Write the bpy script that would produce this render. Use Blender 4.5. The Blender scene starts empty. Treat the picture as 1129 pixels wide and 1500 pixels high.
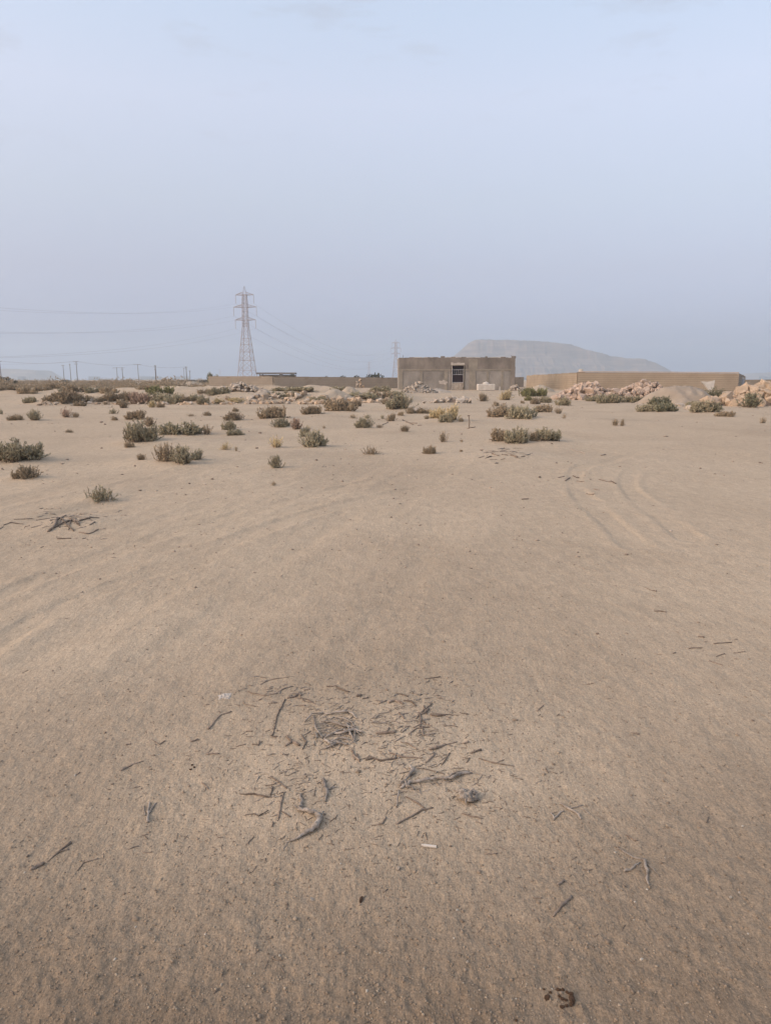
import bpy, bmesh, math, random
import numpy as np
from mathutils import Vector, Matrix, Euler

random.seed(7)
R = math.radians
sc = bpy.context.scene
COL = sc.collection

# ------------------------------------------------------------------ camera
CAM_H = 1.40          # eye height above the sand (m)
F = 1040.0            # focal length in photograph pixels
PW, PH = 1129.0, 1500.0
HORIZON = 551.0       # eye-level row of the photograph
PITCH = math.atan((PH / 2 - HORIZON) / F)
cam_d = bpy.data.cameras.new('camera')
cam = bpy.data.objects.new('camera', cam_d)
COL.objects.link(cam)
cam.location = (0, 0, CAM_H)
cam.rotation_euler = (math.pi / 2 - PITCH, 0, 0)
cam_d.sensor_fit = 'VERTICAL'
cam_d.sensor_height = 36.0
cam_d.lens = 36.0 * F / PH
cam_d.clip_start = 0.05
cam_d.clip_end = 30000
sc.camera = cam

# ------------------------------------------------------------------ sky, sun, exposure
SUN_EL, SUN_AZ = 29.0, -114.0      # azimuth clockwise from +Y
world = bpy.data.worlds.new('World')
sc.world = world
world.use_nodes = True
wn, wl = world.node_tree.nodes, world.node_tree.links
bg = wn['Background']
sky = wn.new('ShaderNodeTexSky')
sky.sky_type = 'NISHITA'
sky.sun_disc = False
sky.sun_elevation = R(SUN_EL)
sky.sun_rotation = R(SUN_AZ)
sky.air_density = 1.0
sky.dust_density = 3.0
sky.ozone_density = 1.2
tc = wn.new('ShaderNodeTexCoord')
sep = wn.new('ShaderNodeSeparateXYZ')
wl.new(tc.outputs['Generated'], sep.inputs[0])
ramp = wn.new('ShaderNodeValToRGB')          # dusty veil: dull near the horizon, clear higher up
SKY_RAMP = [(0.047, (0.98, 0.88, 1.08)), (0.135, (1.26, 1.015, 1.01)), (0.218, (1.57, 1.26, 1.12)), (0.328, (1.96, 1.551, 1.346)), (0.41, (1.931, 1.622, 1.419)), (0.5, (1.931, 1.622, 1.419))]
ramp.color_ramp.elements[0].position = SKY_RAMP[0][0]
ramp.color_ramp.elements[0].color = (*SKY_RAMP[0][1], 1)
ramp.color_ramp.elements[1].position = SKY_RAMP[-1][0]
ramp.color_ramp.elements[1].color = (*SKY_RAMP[-1][1], 1)
for z_, c_ in SKY_RAMP[1:-1]:
    e = ramp.color_ramp.elements.new(z_); e.color = (*c_, 1)
wl.new(sep.outputs['Z'], ramp.inputs[0])
mul = wn.new('ShaderNodeMix'); mul.data_type = 'RGBA'; mul.blend_type = 'MULTIPLY'
mul.inputs['Factor'].default_value = 1.0
veil = wn.new('ShaderNodeMix'); veil.data_type = 'RGBA'      # dust evens the sky out
veil.inputs['Factor'].default_value = 0.55
wl.new(sky.outputs[0], veil.inputs['A']); veil.inputs['B'].default_value = (1.55, 2.05, 2.75, 1)
wl.new(veil.outputs['Result'], mul.inputs['A']); wl.new(ramp.outputs[0], mul.inputs['B'])
# a few thin wisps of high cloud
cmap = wn.new('ShaderNodeMapping'); cmap.inputs['Scale'].default_value = (2.0, 5.0, 9.0)
cmap.inputs['Rotation'].default_value = (0.2, 0.5, 0.3)
wl.new(tc.outputs['Generated'], cmap.inputs[0])
cno = wn.new('ShaderNodeTexNoise'); cno.inputs['Scale'].default_value = 2.6
cno.inputs['Detail'].default_value = 7; cno.inputs['Roughness'].default_value = 0.62
wl.new(cmap.outputs[0], cno.inputs['Vector'])
cr = wn.new('ShaderNodeMapRange'); cr.inputs['From Min'].default_value = 0.56; cr.inputs['From Max'].default_value = 0.86
wl.new(cno.outputs['Fac'], cr.inputs['Value'])
crz = wn.new('ShaderNodeMapRange'); crz.inputs['From Min'].default_value = 0.2; crz.inputs['From Max'].default_value = 0.45
wl.new(sep.outputs['Z'], crz.inputs['Value'])
cm = wn.new('ShaderNodeMath'); cm.operation = 'MULTIPLY'
wl.new(cr.outputs[0], cm.inputs[0]); wl.new(crz.outputs[0], cm.inputs[1])
cm2 = wn.new('ShaderNodeMath'); cm2.operation = 'MULTIPLY'; cm2.inputs[1].default_value = 0.7
wl.new(cm.outputs[0], cm2.inputs[0])
cmix = wn.new('ShaderNodeMix'); cmix.data_type = 'RGBA'
wl.new(cm2.outputs[0], cmix.inputs['Factor'])
wl.new(mul.outputs['Result'], cmix.inputs['A']); cmix.inputs['B'].default_value = (2.0, 1.85, 1.95, 1)
wl.new(cmix.outputs['Result'], bg.inputs['Color'])
bg.inputs['Strength'].default_value = 0.15

sun_d = bpy.data.lights.new('sun', 'SUN')
sun_d.energy = 0.85
sun_d.angle = R(24)
sun_d.color = (1.0, 0.92, 0.80)
sun = bpy.data.objects.new('sun', sun_d)
COL.objects.link(sun)
_sv = Vector((math.sin(R(SUN_AZ)) * math.cos(R(SUN_EL)), math.cos(R(SUN_AZ)) * math.cos(R(SUN_EL)), math.sin(R(SUN_EL))))
sun.rotation_euler = _sv.to_track_quat('Z', 'Y').to_euler()

vs = sc.view_settings
vs.view_transform = 'Standard'
vs.look = 'None'
vs.gamma = 1.0
vs.use_curve_mapping = False
vs.exposure = 0.60
sc.cycles.volume_bounces = 1
sc.cycles.max_bounces = 5
sc.cycles.diffuse_bounces = 3
sc.cycles.use_denoising = True

# ------------------------------------------------------------------ noise and ground height
def _hash(ix, iy, seed):
    n = (ix.astype(np.int64) * 374761393 + iy.astype(np.int64) * 668265263 + seed * 1442695041) & 0xFFFFFFFF
    n = ((n ^ (n >> 13)) * 1274126177) & 0xFFFFFFFF
    n = (n ^ (n >> 16)) & 0xFFFFFF
    return n / float(0xFFFFFF)

def vnoise(x, y, seed=0):
    x = np.asarray(x, float); y = np.asarray(y, float)
    ix = np.floor(x); iy = np.floor(y)
    fx = x - ix; fy = y - iy
    fx = fx * fx * fx * (fx * (fx * 6 - 15) + 10); fy = fy * fy * fy * (fy * (fy * 6 - 15) + 10)
    a = _hash(ix, iy, seed); b = _hash(ix + 1, iy, seed)
    c = _hash(ix, iy + 1, seed); d = _hash(ix + 1, iy + 1, seed)
    return (a + (b - a) * fx) * (1 - fy) + (c + (d - c) * fx) * fy - 0.5

def fbm(x, y, seed=0, octaves=4, gain=0.5):
    s, a, f = 0.0, 1.0, 1.0
    for k in range(octaves):
        s = s + a * vnoise(x * f + 13.7 * k, y * f - 7.1 * k, seed + k)
        a *= gain; f *= 2.03
    return s

def sstep(a, b, x):
    t = np.clip((x - a) / (b - a), 0, 1)
    return t * t * (3 - 2 * t)

CP, SP = math.cos(PITCH), math.sin(PITCH)
def ray(px, py):
    u = (px - PW / 2) / F; v = (PH / 2 - py) / F
    return np.array([u, CP + v * SP, -SP + v * CP])

def flat(px, py):                       # pixel -> flat sand
    d = ray(px, py); t = CAM_H / -d[2]
    return d[0] * t, d[1] * t

def at_depth(px, py, Y):                # pixel at a known distance ahead
    d = ray(px, py); t = Y / d[1]
    return Vector((d[0] * t, Y, CAM_H + d[2] * t))

# (px centre, py foot, px wide, px tall, tone, label, sparse)
BIG = [
    (24, 677, 62, 30, 'g', 'wide olive shrub with a brown right side above the small brown tuft', 0),
    (36, 702, 34, 19, 'b', 'small brown twiggy tuft in front of the wide olive shrub', 0),
    (140, 736, 42, 24, 'g', 'sparse green shrub of open leafy stems standing alone on bare sand', 1),
    (204, 648, 46, 29, 'g', 'dense rounded grey-green shrub beside the long low shrub', 0),
    (258, 638, 60, 17, 'g', 'long low shrub curving along the top of a small sand hummock', 0),
    (219, 625, 18, 14, 'b', 'brown shrub with a tall sprig just behind the dense rounded shrub', 0),
    (197, 615, 28, 13, 'b', 'brown leaning shrub behind the one with the tall sprig', 0),
    (240, 678, 30, 28, 'b', 'ragged brown shrub, left half of the clump below the hummock', 0),
    (266, 680, 34, 27, 'g', 'ragged grey-green shrub, right half of the clump below the hummock', 0),
    (287, 674, 18, 15, 'g', 'small green tuft at the end of the ragged clump', 0),
    (207, 674, 13, 10, 'b', 'little brown tuft left of the ragged clump', 0),
    (189, 656, 14, 9, 'b', 'tiny brown tuft at the foot of the dense rounded shrub', 0),
    (50, 616, 21, 16, 'g', 'spiky grey-green shrub beside two low tufts', 0),
    (17, 616, 16, 8, 'b', 'low brown tuft left of the spiky shrub', 0),
    (96, 612, 17, 15, 'r', 'reddish dry shrub with bare twigs', 1),
    (166, 606, 14, 8, 'g', 'little pale green tuft before the bank shrubs', 1),
    (181, 598, 13, 10, 'b', 'round brown tuft just below the bank stones', 0),
    (115, 595, 18, 7, 'b', 'flat brown tuft just below the bank shrubs', 0),
    (44, 590, 20, 8, 'g', 'low grey tuft where the bank runs out', 0),
    (297, 593, 18, 12, 'g', 'round grey shrub against the foot of the stony bank', 0),
    (304, 637, 15, 15, 'b', 'upright brown tuft beside the hummock shrub', 1),
    (341, 616, 25, 12, 'b', 'brown shrub behind the pair of pale green tufts', 0),
    (334, 630, 20, 14, 'g', 'pale green tuft, the upper of a joined pair', 0),
    (343, 638, 22, 9, 'g', 'flat dark green tuft, the lower of a joined pair', 0),
    (398, 613, 39, 16, 'b', 'long brown shrub lying on open sand before the stone line', 0),
    (411, 626, 26, 13, 'g', 'grey-green shrub right below the long brown shrub', 0),
    (434, 629, 18, 16, 'r', 'reddish shrub at the top of a slanting row of three', 0),
    (446, 640, 15, 15, 'g', 'pale middle shrub of a slanting row of three', 0),
    (459, 655, 36, 23, 'g', 'spreading grey-green shrub at the bottom of a slanting row of three', 0),
    (404, 656, 20, 17, 'y', 'straw-coloured dry shrub with loose twigs beside it', 1),
    (331, 659, 16, 12, 'y', 'small straw tuft standing alone left of the dry shrub', 1),
    (404, 686, 20, 19, 'g', 'upright green shrub standing alone on smooth sand', 0),
    (455, 607, 28, 11, 'b', 'brown shrub left of the widest shrub on the open sand', 0),
    (497, 602, 44, 16, 'b', 'widest dark brown shrub, standing right before the stone line', 0),
    (533, 627, 24, 14, 'g', 'rounded grey-green shrub left of a line of dead twigs', 0),
    (543, 667, 26, 13, 'b', 'low spiky brown tuft of upright stems alone on smooth sand', 1),
    (584, 599, 40, 20, 'g', 'big rounded grey shrub in front of the pale rubble heap', 0),
    (601, 606, 14, 9, 'b', 'brown shrub touching the left of the white boulder', 0),
    (619, 606, 18, 8, 'b', 'brown shrub touching the right of the white boulder', 0),
    (641, 613, 24, 15, 'y', 'yellowish shrub at the left of the straw-coloured clump', 0),
    (653, 619, 19, 13, 'g', 'rounded grey-green front shrub of the straw-coloured clump', 0),
    (662, 616, 20, 22, 'y', 'tall straw shrub with upright stems at the right of the clump', 0),
    (573, 617, 14, 11, 'b', 'small brown tuft below the big rounded grey shrub', 0),
    (593, 633, 13, 10, 'b', 'brown tuft in front of the line of dead twigs', 0),
    (650, 648, 13, 16, 'b', 'thin tuft of a few upright stems on bare sand', 1),
    (629, 665, 19, 12, 'b', 'small brown leaning tuft left of the scattered dead twigs', 0),
    (708, 588, 14, 12, 'b', 'brown tuft with a tall sprig before the water tank', 0),
    (741, 586, 18, 14, 'y', 'pale straw bush before the right corner of the house', 0),
    (733, 611, 34, 17, 'b', 'brown shrub, left one of the joined pair facing the house', 0),
    (752, 608, 18, 13, 'g', 'grey shrub wedged between the joined pair facing the house', 0),
    (769, 614, 40, 17, 'g', 'dense dome of green-brown stems, right one of the pair facing the house', 0),
    (795, 604, 24, 11, 'b', 'brown shrub behind the dense dome of stems', 0),
    (818, 606, 12, 10, 'b', 'small tuft with a sprig right of the dense dome', 1),
    (783, 581, 36, 12, 'v', 'vivid green low bush in front of the flat spoil heap', 0),
    (775, 587, 13, 7, 'v', 'small bright green tuft below the vivid green bush', 0),
    (785, 592, 15, 9, 'b', 'round brown tuft below the bright green tuft', 0),
    (800, 590, 17, 9, 'g', 'round green tuft right of the round brown tuft', 0),
    (825, 594, 21, 12, 'g', 'rounded grey-green shrub at the left end of the pink stone heap', 0),
    (735, 647, 28, 18, 'b', 'brown left shrub of the long row on open sand', 0),
    (757, 650, 36, 22, 'g', 'tallest middle shrub of the long row on open sand', 0),
    (782, 647, 18, 14, 'b', 'small brown shrub filling the long row on open sand', 0),
    (804, 646, 38, 18, 'g', 'grey-green right shrub of the long row on open sand', 0),
    (901, 624, 9, 10, 'b', 'left one of two little brown tufts side by side', 0),
    (911, 624, 7, 10, 'b', 'right one of two little brown tufts side by side', 0),
    (947, 603, 26, 10, 'g', 'low green shrub at the left foot of the gravel heap', 0),
    (977, 603, 32, 12, 'd', 'dark shrub below the left flank of the gravel heap', 0),
    (968, 594, 32, 12, 'd', 'dark spreading shrub on the left flank of the gravel heap', 0),
    (1021, 589, 32, 19, 'd', 'dark green bush on the right flank of the gravel heap', 0),
    (1048, 588, 26, 19, 'd', 'dark green bush between the gravel heap and the boulders', 0),
    (1028, 604, 28, 17, 'g', 'bright grey-green dome below the dark green bushes', 0),
    (1046, 604, 20, 16, 'd', 'darker dome touching the bright grey-green one', 0),
    (1012, 598, 15, 10, 'g', 'small green tuft behind the bright grey-green dome', 0),
    (1064, 611, 24, 8, 'b', 'flat brown tuft on sand below the boulders', 0),
    (1101, 597, 28, 21, 'd', 'round dark green bush growing against the boulders', 0),
    (1117, 620, 12, 10, 'b', 'small brown tuft on sand below the round dark bush', 1),
    (875, 588, 30, 8, 'g', 'low green fringe along the left foot of the pink stone heap', 0),
    (893, 591, 34, 13, 'g', 'green shrub in the gap between the two pink heaps', 0),
    (922, 590, 40, 9, 'g', 'low green fringe along the foot of the second pink heap', 0),
    (857, 583, 26, 8, 'g', 'grey scrub hugging the first pink heap', 0),
]

# wind hummocks under some shrubs: (px, py, radius m, height m)
HUMMOCKS = [(258, 650, 1.3, 0.07), (204, 650, 0.9, 0.05), (30, 678, 1.0, 0.08), (770, 648, 1.3, 0.06), (770, 613, 1.3, 0.07),
            (250, 680, 1.0, 0.06), (405, 614, 1.3, 0.05), (500, 603, 1.6, 0.07), (585, 600, 1.5, 0.10), (655, 617, 1.5, 0.10),
            (110, 770, 0.55, 0.055), (35, 702, 0.5, 0.04), (735, 671, 0.9, 0.04), (1035, 606, 1.5, 0.08), (975, 604, 1.3, 0.06),
            (560, 1060, 0.75, 0.022), (455, 1190, 0.30, 0.012)]
HUM = [(*flat(a, b), r, h) for a, b, r, h in HUMMOCKS]
for b_ in BIG:                           # sand caught at the foot of each shrub
    if b_[2] >= 13 and b_[1] > 596:
        x_, y_ = flat(b_[0], b_[1] - 1.0); w_ = b_[2] / F * y_
        HUM.append((x_ + 0.12 * w_, y_ + 0.22 * w_, 0.85 * w_ + 0.1, min(0.06, 0.075 * w_)))
HUMA = np.array(HUM)

# wheel ruts: polylines of pixels on the sand
RUTS = [[(-60, 985), (60, 905), (200, 848), (330, 800), (450, 758), (560, 728), (700, 703), (860, 684), (960, 658), (1090, 646)],
        [(-60, 900), (60, 848), (180, 806), (300, 770), (420, 738), (520, 712), (640, 690), (800, 672), (900, 652), (1040, 640)],
        [(930, 800), (870, 745), (842, 712), (846, 690), (880, 676), (950, 664), (1100, 655)],
        [(1010, 790), (950, 742), (920, 712), (925, 692), (965, 676), (1129, 662)]]
RUTP = []
for rt in RUTS:
    pts = [flat(a, b) for a, b in rt]
    seg = []
    pts = [np.array(p) for p in pts]
    pts = [2 * pts[0] - pts[1]] + pts + [2 * pts[-1] - pts[-2]]
    for k in range(1, len(pts) - 2):
        p0, p1, p2, p3 = pts[k - 1:k + 3]
        for t in (0, .25, .5, .75):
            seg.append(0.5 * (2 * p1 + (p2 - p0) * t + (2 * p0 - 5 * p1 + 4 * p2 - p3) * t * t + (3 * p1 - p0 - 3 * p2 + p3) * t ** 3))
    RUTP.append(np.array(seg))

def bank_front(x):                      # distance of the stony bank's foot ahead of the eye
    return 37.2 + 1.3 * np.sin(x * 0.21 + 1.0) + 0.6 * np.sin(x * 0.83) + 1.6 * vnoise(x * .35, x * 0 + 3.3, 91)

def grit_shade_mask(x, y):                    # coarse grit against fine sand, plus foreground shade painted in by nearness to camera
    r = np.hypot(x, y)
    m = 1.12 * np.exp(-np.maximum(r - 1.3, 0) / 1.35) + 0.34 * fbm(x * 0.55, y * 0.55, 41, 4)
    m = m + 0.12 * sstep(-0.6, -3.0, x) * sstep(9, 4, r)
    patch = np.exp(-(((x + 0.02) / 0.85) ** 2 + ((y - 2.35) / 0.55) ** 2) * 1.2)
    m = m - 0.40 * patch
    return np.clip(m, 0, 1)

def height(x, y, micro=True):
    x = np.asarray(x, float); y = np.asarray(y, float)
    r = np.hypot(x, y)
    h = 0.060 * fbm(x / 9.0, y / 9.0, 3, 3) * sstep(2, 12, r)
    h = h + 0.05 * fbm(x / 2.2, y / 3.0, 5, 3) * sstep(3, 14, r) * sstep(900, 200, r)
    h = h - 0.0048 * np.maximum(0, r - 80)
    h = h + 2.0 * fbm(x / 420.0, y / 420.0, 8, 2) * sstep(300, 1200, r)
    # left terrace with a stony front
    bf = bank_front(x)
    left = sstep(2.6, 0.2, x) * sstep(-21.5, -14.5, x)
    h = h + 0.34 * left * sstep(0, 1.1, y - bf) * sstep(62, 48, y) * (1 + 0.5 * fbm(x / 1.1, y / 1.1, 12, 3))
    h = h + 0.30 * sstep(2.0, -1.0, x) * sstep(50, 52, y) * sstep(75, 56, y) * (0.8 + 0.7 * fbm(x / 1.7, y / 1.7, 15, 3))
    h = h + 0.16 * sstep(3, -8, x) * sstep(36.5, 46, y) * sstep(120, 60, y)
    if x.size < 400:
        d2 = ((x[..., None] - HUMA[:, 0]) / HUMA[:, 2]) ** 2 + ((y[..., None] - HUMA[:, 1]) / (HUMA[:, 2] * 0.9)) ** 2
        h = h + (HUMA[:, 3] * np.exp(-2.2 * d2)).sum(-1)
    for hx, hy, hr, hh in (HUM if x.size >= 400 else []):
        d2 = ((x - hx) / hr) ** 2 + ((y - hy) / (hr * 0.9)) ** 2
        h = h + hh * np.exp(-2.2 * d2)
    near = (r < 40)
    if np.any(near):
        xn, yn = x[near] if x.ndim else x, y[near] if y.ndim else y
        add = np.zeros_like(xn)
        wob = 0.25 * vnoise(xn * 0.9, yn * 0.9, 77)
        for k, P in enumerate(RUTP):
            lo = P.min(0) - 1.2; hi = P.max(0) + 1.2
            sel = (xn > lo[0]) & (xn < hi[0]) & (yn > lo[1]) & (yn < hi[1])
            if not np.any(sel):
                continue
            xs, ys = xn[sel], yn[sel]
            best = np.full(xs.shape, 9.0)
            if xs.size < 400:
                A_, B_ = P[:-1], P[1:]; D_ = B_ - A_
                t_ = np.clip(((xs[:, None] - A_[:, 0]) * D_[:, 0] + (ys[:, None] - A_[:, 1]) * D_[:, 1]) / ((D_ ** 2).sum(1) + 1e-9), 0, 1)
                best = np.hypot(xs[:, None] - A_[:, 0] - t_ * D_[:, 0], ys[:, None] - A_[:, 1] - t_ * D_[:, 1]).min(1)
            for (qx, qy), (ex_, ey_) in (zip(P[:-1], P[1:]) if xs.size >= 400 else ()):
                dx_, dy_ = ex_ - qx, ey_ - qy
                t_ = np.clip(((xs - qx) * dx_ + (ys - qy) * dy_) / (dx_ * dx_ + dy_ * dy_ + 1e-9), 0, 1)
                best = np.minimum(best, np.hypot(xs - qx - t_ * dx_, ys - qy - t_ * dy_))
            b = best + wob[sel] * 0.25
            amp = 0.0062 + 0.009 * vnoise(xs * 1.3, ys * 1.3, 55 + k)
            tread = 1 + 0.5 * vnoise(xs * 9, ys * 9, 57)
            add[sel] += amp * tread * (-sstep(0.13, 0.085, b) + 0.75 * np.exp(-((b - 0.16) / 0.05) ** 2))
        # wheel-scuffed furrows running away to the right
        a = math.atan2(0.8, 2.9)
        ux = xn * math.cos(a) - yn * math.sin(a); uy = xn * math.sin(a) + yn * math.cos(a)
        fur = fbm(ux * 2.6, uy * 0.32, 61, 3) * sstep(0.8, -1.5, xn - 0.15 * yn) * sstep(2.2, 3.5, yn) * sstep(16, 8, yn)
        add += 0.026 * fur
        if micro:
            g = grit_shade_mask(xn, yn)
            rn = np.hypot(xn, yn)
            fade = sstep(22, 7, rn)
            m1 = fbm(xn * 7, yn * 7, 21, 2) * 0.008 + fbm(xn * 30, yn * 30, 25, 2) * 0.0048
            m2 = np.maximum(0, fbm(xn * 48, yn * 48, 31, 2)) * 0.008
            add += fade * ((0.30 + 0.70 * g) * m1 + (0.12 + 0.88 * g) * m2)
        if x.ndim:
            h[near] += add
        else:
            h = h + add
    return h

def gz(x, y):
    return float(height(np.array([x]), np.array([y]))[0])

_T = np.concatenate([np.geomspace(0.9, 15, 500), np.geomspace(15.02, 160, 1600), np.geomspace(160.5, 3000, 500)])
def at(px, py):                          # pixel -> where its ray meets the modelled ground
    d = ray(px, py)
    t0 = CAM_H / -d[2] if d[2] < -1e-4 else 1e9
    T = np.geomspace(t0 * 0.75, t0 * 1.3, 140) if t0 < 30 else _T
    X, Y, Z = d[0] * T, d[1] * T, CAM_H + d[2] * T
    hh = height(X, Y, micro=False)
    k = np.nonzero(Z < hh)[0]
    i = int(k[0]) if len(k) else len(T) - 1
    x, y = float(X[i]), float(Y[i])
    return Vector((x, y, gz(x, y)))

# ------------------------------------------------------------------ object helpers
def tag(o, label=None, cat=None, group=None, kind=None):
    if label: o['label'] = label
    if cat: o['category'] = cat
    if group: o['group'] = group
    if kind: o['kind'] = kind
    return o

def empty(name, loc=(0, 0, 0), rz=0.0):
    o = bpy.data.objects.new(name, None)
    o.empty_display_size = 0.1
    o.location = loc; o.rotation_euler = (0, 0, rz)
    COL.objects.link(o)
    return o

def link(name, me, parent=None, loc=None, rot=None, scale=None, mat=None):
    o = bpy.data.objects.new(name, me)
    COL.objects.link(o)
    if parent: o.parent = parent
    if loc is not None: o.location = loc
    if rot is not None: o.rotation_euler = rot
    if scale is not None: o.scale = scale
    if mat is not None:
        if not me.materials: me.materials.append(mat)
        if me.materials[0] is not mat:
            o.material_slots[0].link = 'OBJECT'
            o.material_slots[0].material = mat
    return o

def mesh_np(name, V, Fq, smooth=False):
    """V (n,3), Fq (m,k) with one k for all faces"""
    me = bpy.data.meshes.new(name)
    V = np.asarray(V, np.float32); Fq = np.asarray(Fq, np.int32)
    k = Fq.shape[1]
    me.vertices.add(len(V)); me.vertices.foreach_set('co', V.ravel())
    me.loops.add(Fq.size); me.loops.foreach_set('vertex_index', Fq.ravel())
    me.polygons.add(len(Fq))
    me.polygons.foreach_set('loop_start', np.arange(0, Fq.size, k, dtype=np.int32))
    me.polygons.foreach_set('loop_total', np.full(len(Fq), k, np.int32))
    if smooth: me.polygons.foreach_set('use_smooth', np.ones(len(Fq), bool))
    me.update(calc_edges=True)
    me.validate()
    return me

class MB:
    """collects boxes and tubes into one mesh"""
    def __init__(self): self.v, self.f = [], []
    def box(self, x0, x1, y0, y1, z0, z1):
        b = len(self.v)
        self.v += [(x0, y0, z0), (x1, y0, z0), (x1, y1, z0), (x0, y1, z0), (x0, y0, z1), (x1, y0, z1), (x1, y1, z1), (x0, y1, z1)]
        self.f += [tuple(b + i for i in q) for q in ((0, 3, 2, 1), (4, 5, 6, 7), (0, 1, 5, 4), (1, 2, 6, 5), (2, 3, 7, 6), (3, 0, 4, 7))]
        return self
    def tube(self, pts, rad, n=5, cap=True):
        pts = [Vector(p) for p in pts]
        if not hasattr(rad, '__len__'): rad = [rad] * len(pts)
        b = len(self.v)
        prev = None
        for i, p in enumerate(pts):
            t = (pts[min(i + 1, len(pts) - 1)] - pts[max(i - 1, 0)])
            if t.length < 1e-9: t = Vector((0, 0, 1))
            t.normalize()
            ref = Vector((0, 0, 1)) if abs(t.z) < 0.9 else Vector((1, 0, 0))
            u = t.cross(ref).normalized(); w = u.cross(t).normalized()
            for k in range(n):
                a = 2 * math.pi * k / n
                self.v.append(tuple(p + (u * math.cos(a) + w * math.sin(a)) * rad[i]))
        for i in range(len(pts) - 1):
            for k in range(n):
                k2 = (k + 1) % n
                self.f.append((b + i * n + k, b + i * n + k2, b + (i + 1) * n + k2, b + (i + 1) * n + k))
        if cap:
            self.f.append(tuple(b + k for k in range(n))[::-1])
            self.f.append(tuple(b + (len(pts) - 1) * n + k for k in range(n)))
        return self
    def mesh(self, name, smooth=False):
        me = bpy.data.meshes.new(name)
        me.from_pydata(self.v, [], self.f)
        if smooth: me.polygons.foreach_set('use_smooth', np.ones(len(me.polygons), bool))
        me.update()
        return me
    def build(self, name, mat, parent=None, smooth=False, **kw):
        return link(name, self.mesh(name, smooth), parent, mat=mat, **kw)

# ------------------------------------------------------------------ materials
def new_mat(name):
    m = bpy.data.materials.new(name); m.use_nodes = True
    return m, m.node_tree.nodes, m.node_tree.links, m.node_tree.nodes['Principled BSDF']

def mat_noise(name, c0, c1, scale=4.0, rough=0.9, bump=0.0, bscale=None, detail=5, obj_var=0.0, dist=0.02, coord='Object', stretch=None, spec=0.25):
    m, n, l, bs = new_mat(name)
    bs.inputs['Roughness'].default_value = rough
    bs.inputs['Specular IOR Level'].default_value = spec
    t = n.new('ShaderNodeTexCoord')
    src = t.outputs[coord]
    if stretch:
        mp = n.new('ShaderNodeMapping'); mp.inputs['Scale'].default_value = stretch
        l.new(src, mp.inputs[0]); src = mp.outputs[0]
    no = n.new('ShaderNodeTexNoise'); no.inputs['Scale'].default_value = scale
    no.inputs['Detail'].default_value = detail; no.inputs['Roughness'].default_value = 0.62
    l.new(src, no.inputs['Vector'])
    mr = n.new('ShaderNodeMapRange'); mr.inputs['From Min'].default_value = 0.3; mr.inputs['From Max'].default_value = 0.7
    l.new(no.outputs['Fac'], mr.inputs['Value'])
    mx = n.new('ShaderNodeMix'); mx.data_type = 'RGBA'
    mx.inputs['A'].default_value = (*c0, 1); mx.inputs['B'].default_value = (*c1, 1)
    l.new(mr.outputs[0], mx.inputs['Factor'])
    out = mx.outputs['Result']
    if obj_var:
        oi = n.new('ShaderNodeObjectInfo')
        hs = n.new('ShaderNodeHueSaturation')
        v = n.new('ShaderNodeMapRange'); v.inputs['To Min'].default_value = 1 - obj_var; v.inputs['To Max'].default_value = 1 + obj_var
        l.new(oi.outputs['Random'], v.inputs['Value']); l.new(v.outputs[0], hs.inputs['Value'])
        l.new(out, hs.inputs['Color']); out = hs.outputs['Color']
    l.new(out, bs.inputs['Base Color'])
    if bump:
        nb = n.new('ShaderNodeTexNoise'); nb.inputs['Scale'].default_value = bscale or scale * 3
        nb.inputs['Detail'].default_value = 6; nb.inputs['Roughness'].default_value = 0.65
        l.new(src, nb.inputs['Vector'])
        bp = n.new('ShaderNodeBump'); bp.inputs['Strength'].default_value = bump; bp.inputs['Distance'].default_value = dist
        l.new(nb.outputs['Fac'], bp.inputs['Height']); l.new(bp.outputs[0], bs.inputs['Normal'])
    return m

M = {}
M['rock'] = mat_noise('tan_rock', (0.50, 0.385, 0.275), (0.34, 0.255, 0.18), 5, 0.9, 0.5, 14, obj_var=0.18)
M['rock_pink'] = mat_noise('pink_rock', (0.50, 0.39, 0.305), (0.35, 0.265, 0.203), 5, 0.9, 0.5, 14, obj_var=0.2)
M['rock_pale'] = mat_noise('pale_rock', (0.46, 0.40, 0.325), (0.32, 0.265, 0.212), 6, 0.9, 0.5, 14, obj_var=0.15)
M['render'] = mat_noise('cement_render', (0.355, 0.322, 0.28), (0.185, 0.165, 0.143), 0.7, 0.93, 0.6, 9, detail=9, stretch=(1, 1, 0.55), dist=0.05)
M['render_up'] = mat_noise('parapet_render', (0.285, 0.247, 0.208), (0.14, 0.121, 0.103), 0.9, 0.93, 0.6, 9, detail=9, stretch=(1, 1, 0.6), dist=0.05)
M['column'] = mat_noise('column_concrete', (0.33, 0.29, 0.232), (0.22, 0.192, 0.156), 1.6, 0.93, 0.35, 10, detail=8)
M['slab'] = mat_noise('roof_concrete', (0.62, 0.57, 0.5), (0.45, 0.4, 0.34), 1.5, 0.9)
M['plaster'] = mat_noise('white_plaster', (0.56, 0.50, 0.43), (0.36, 0.31, 0.26), 6, 0.9, 0.3)
M['dark'] = mat_noise('dark_interior', (0.03, 0.026, 0.026), (0.02, 0.018, 0.018), 3, 0.9)
M['steel'] = mat_noise('painted_steel', (0.42, 0.41, 0.42), (0.34, 0.33, 0.34), 8, 0.5)
M['red_steel'] = mat_noise('dark_red_steel', (0.035, 0.022, 0.025), (0.026, 0.018, 0.02), 8, 0.6)
M['white'] = mat_noise('white_paint', (0.60, 0.555, 0.49), (0.45, 0.405, 0.345), 3, 0.7)
M['block'] = mat_noise('grey_tan_block', (0.36, 0.308, 0.245), (0.285, 0.24, 0.192), 0.8, 0.95, 0.3, 12, detail=8)
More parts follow.
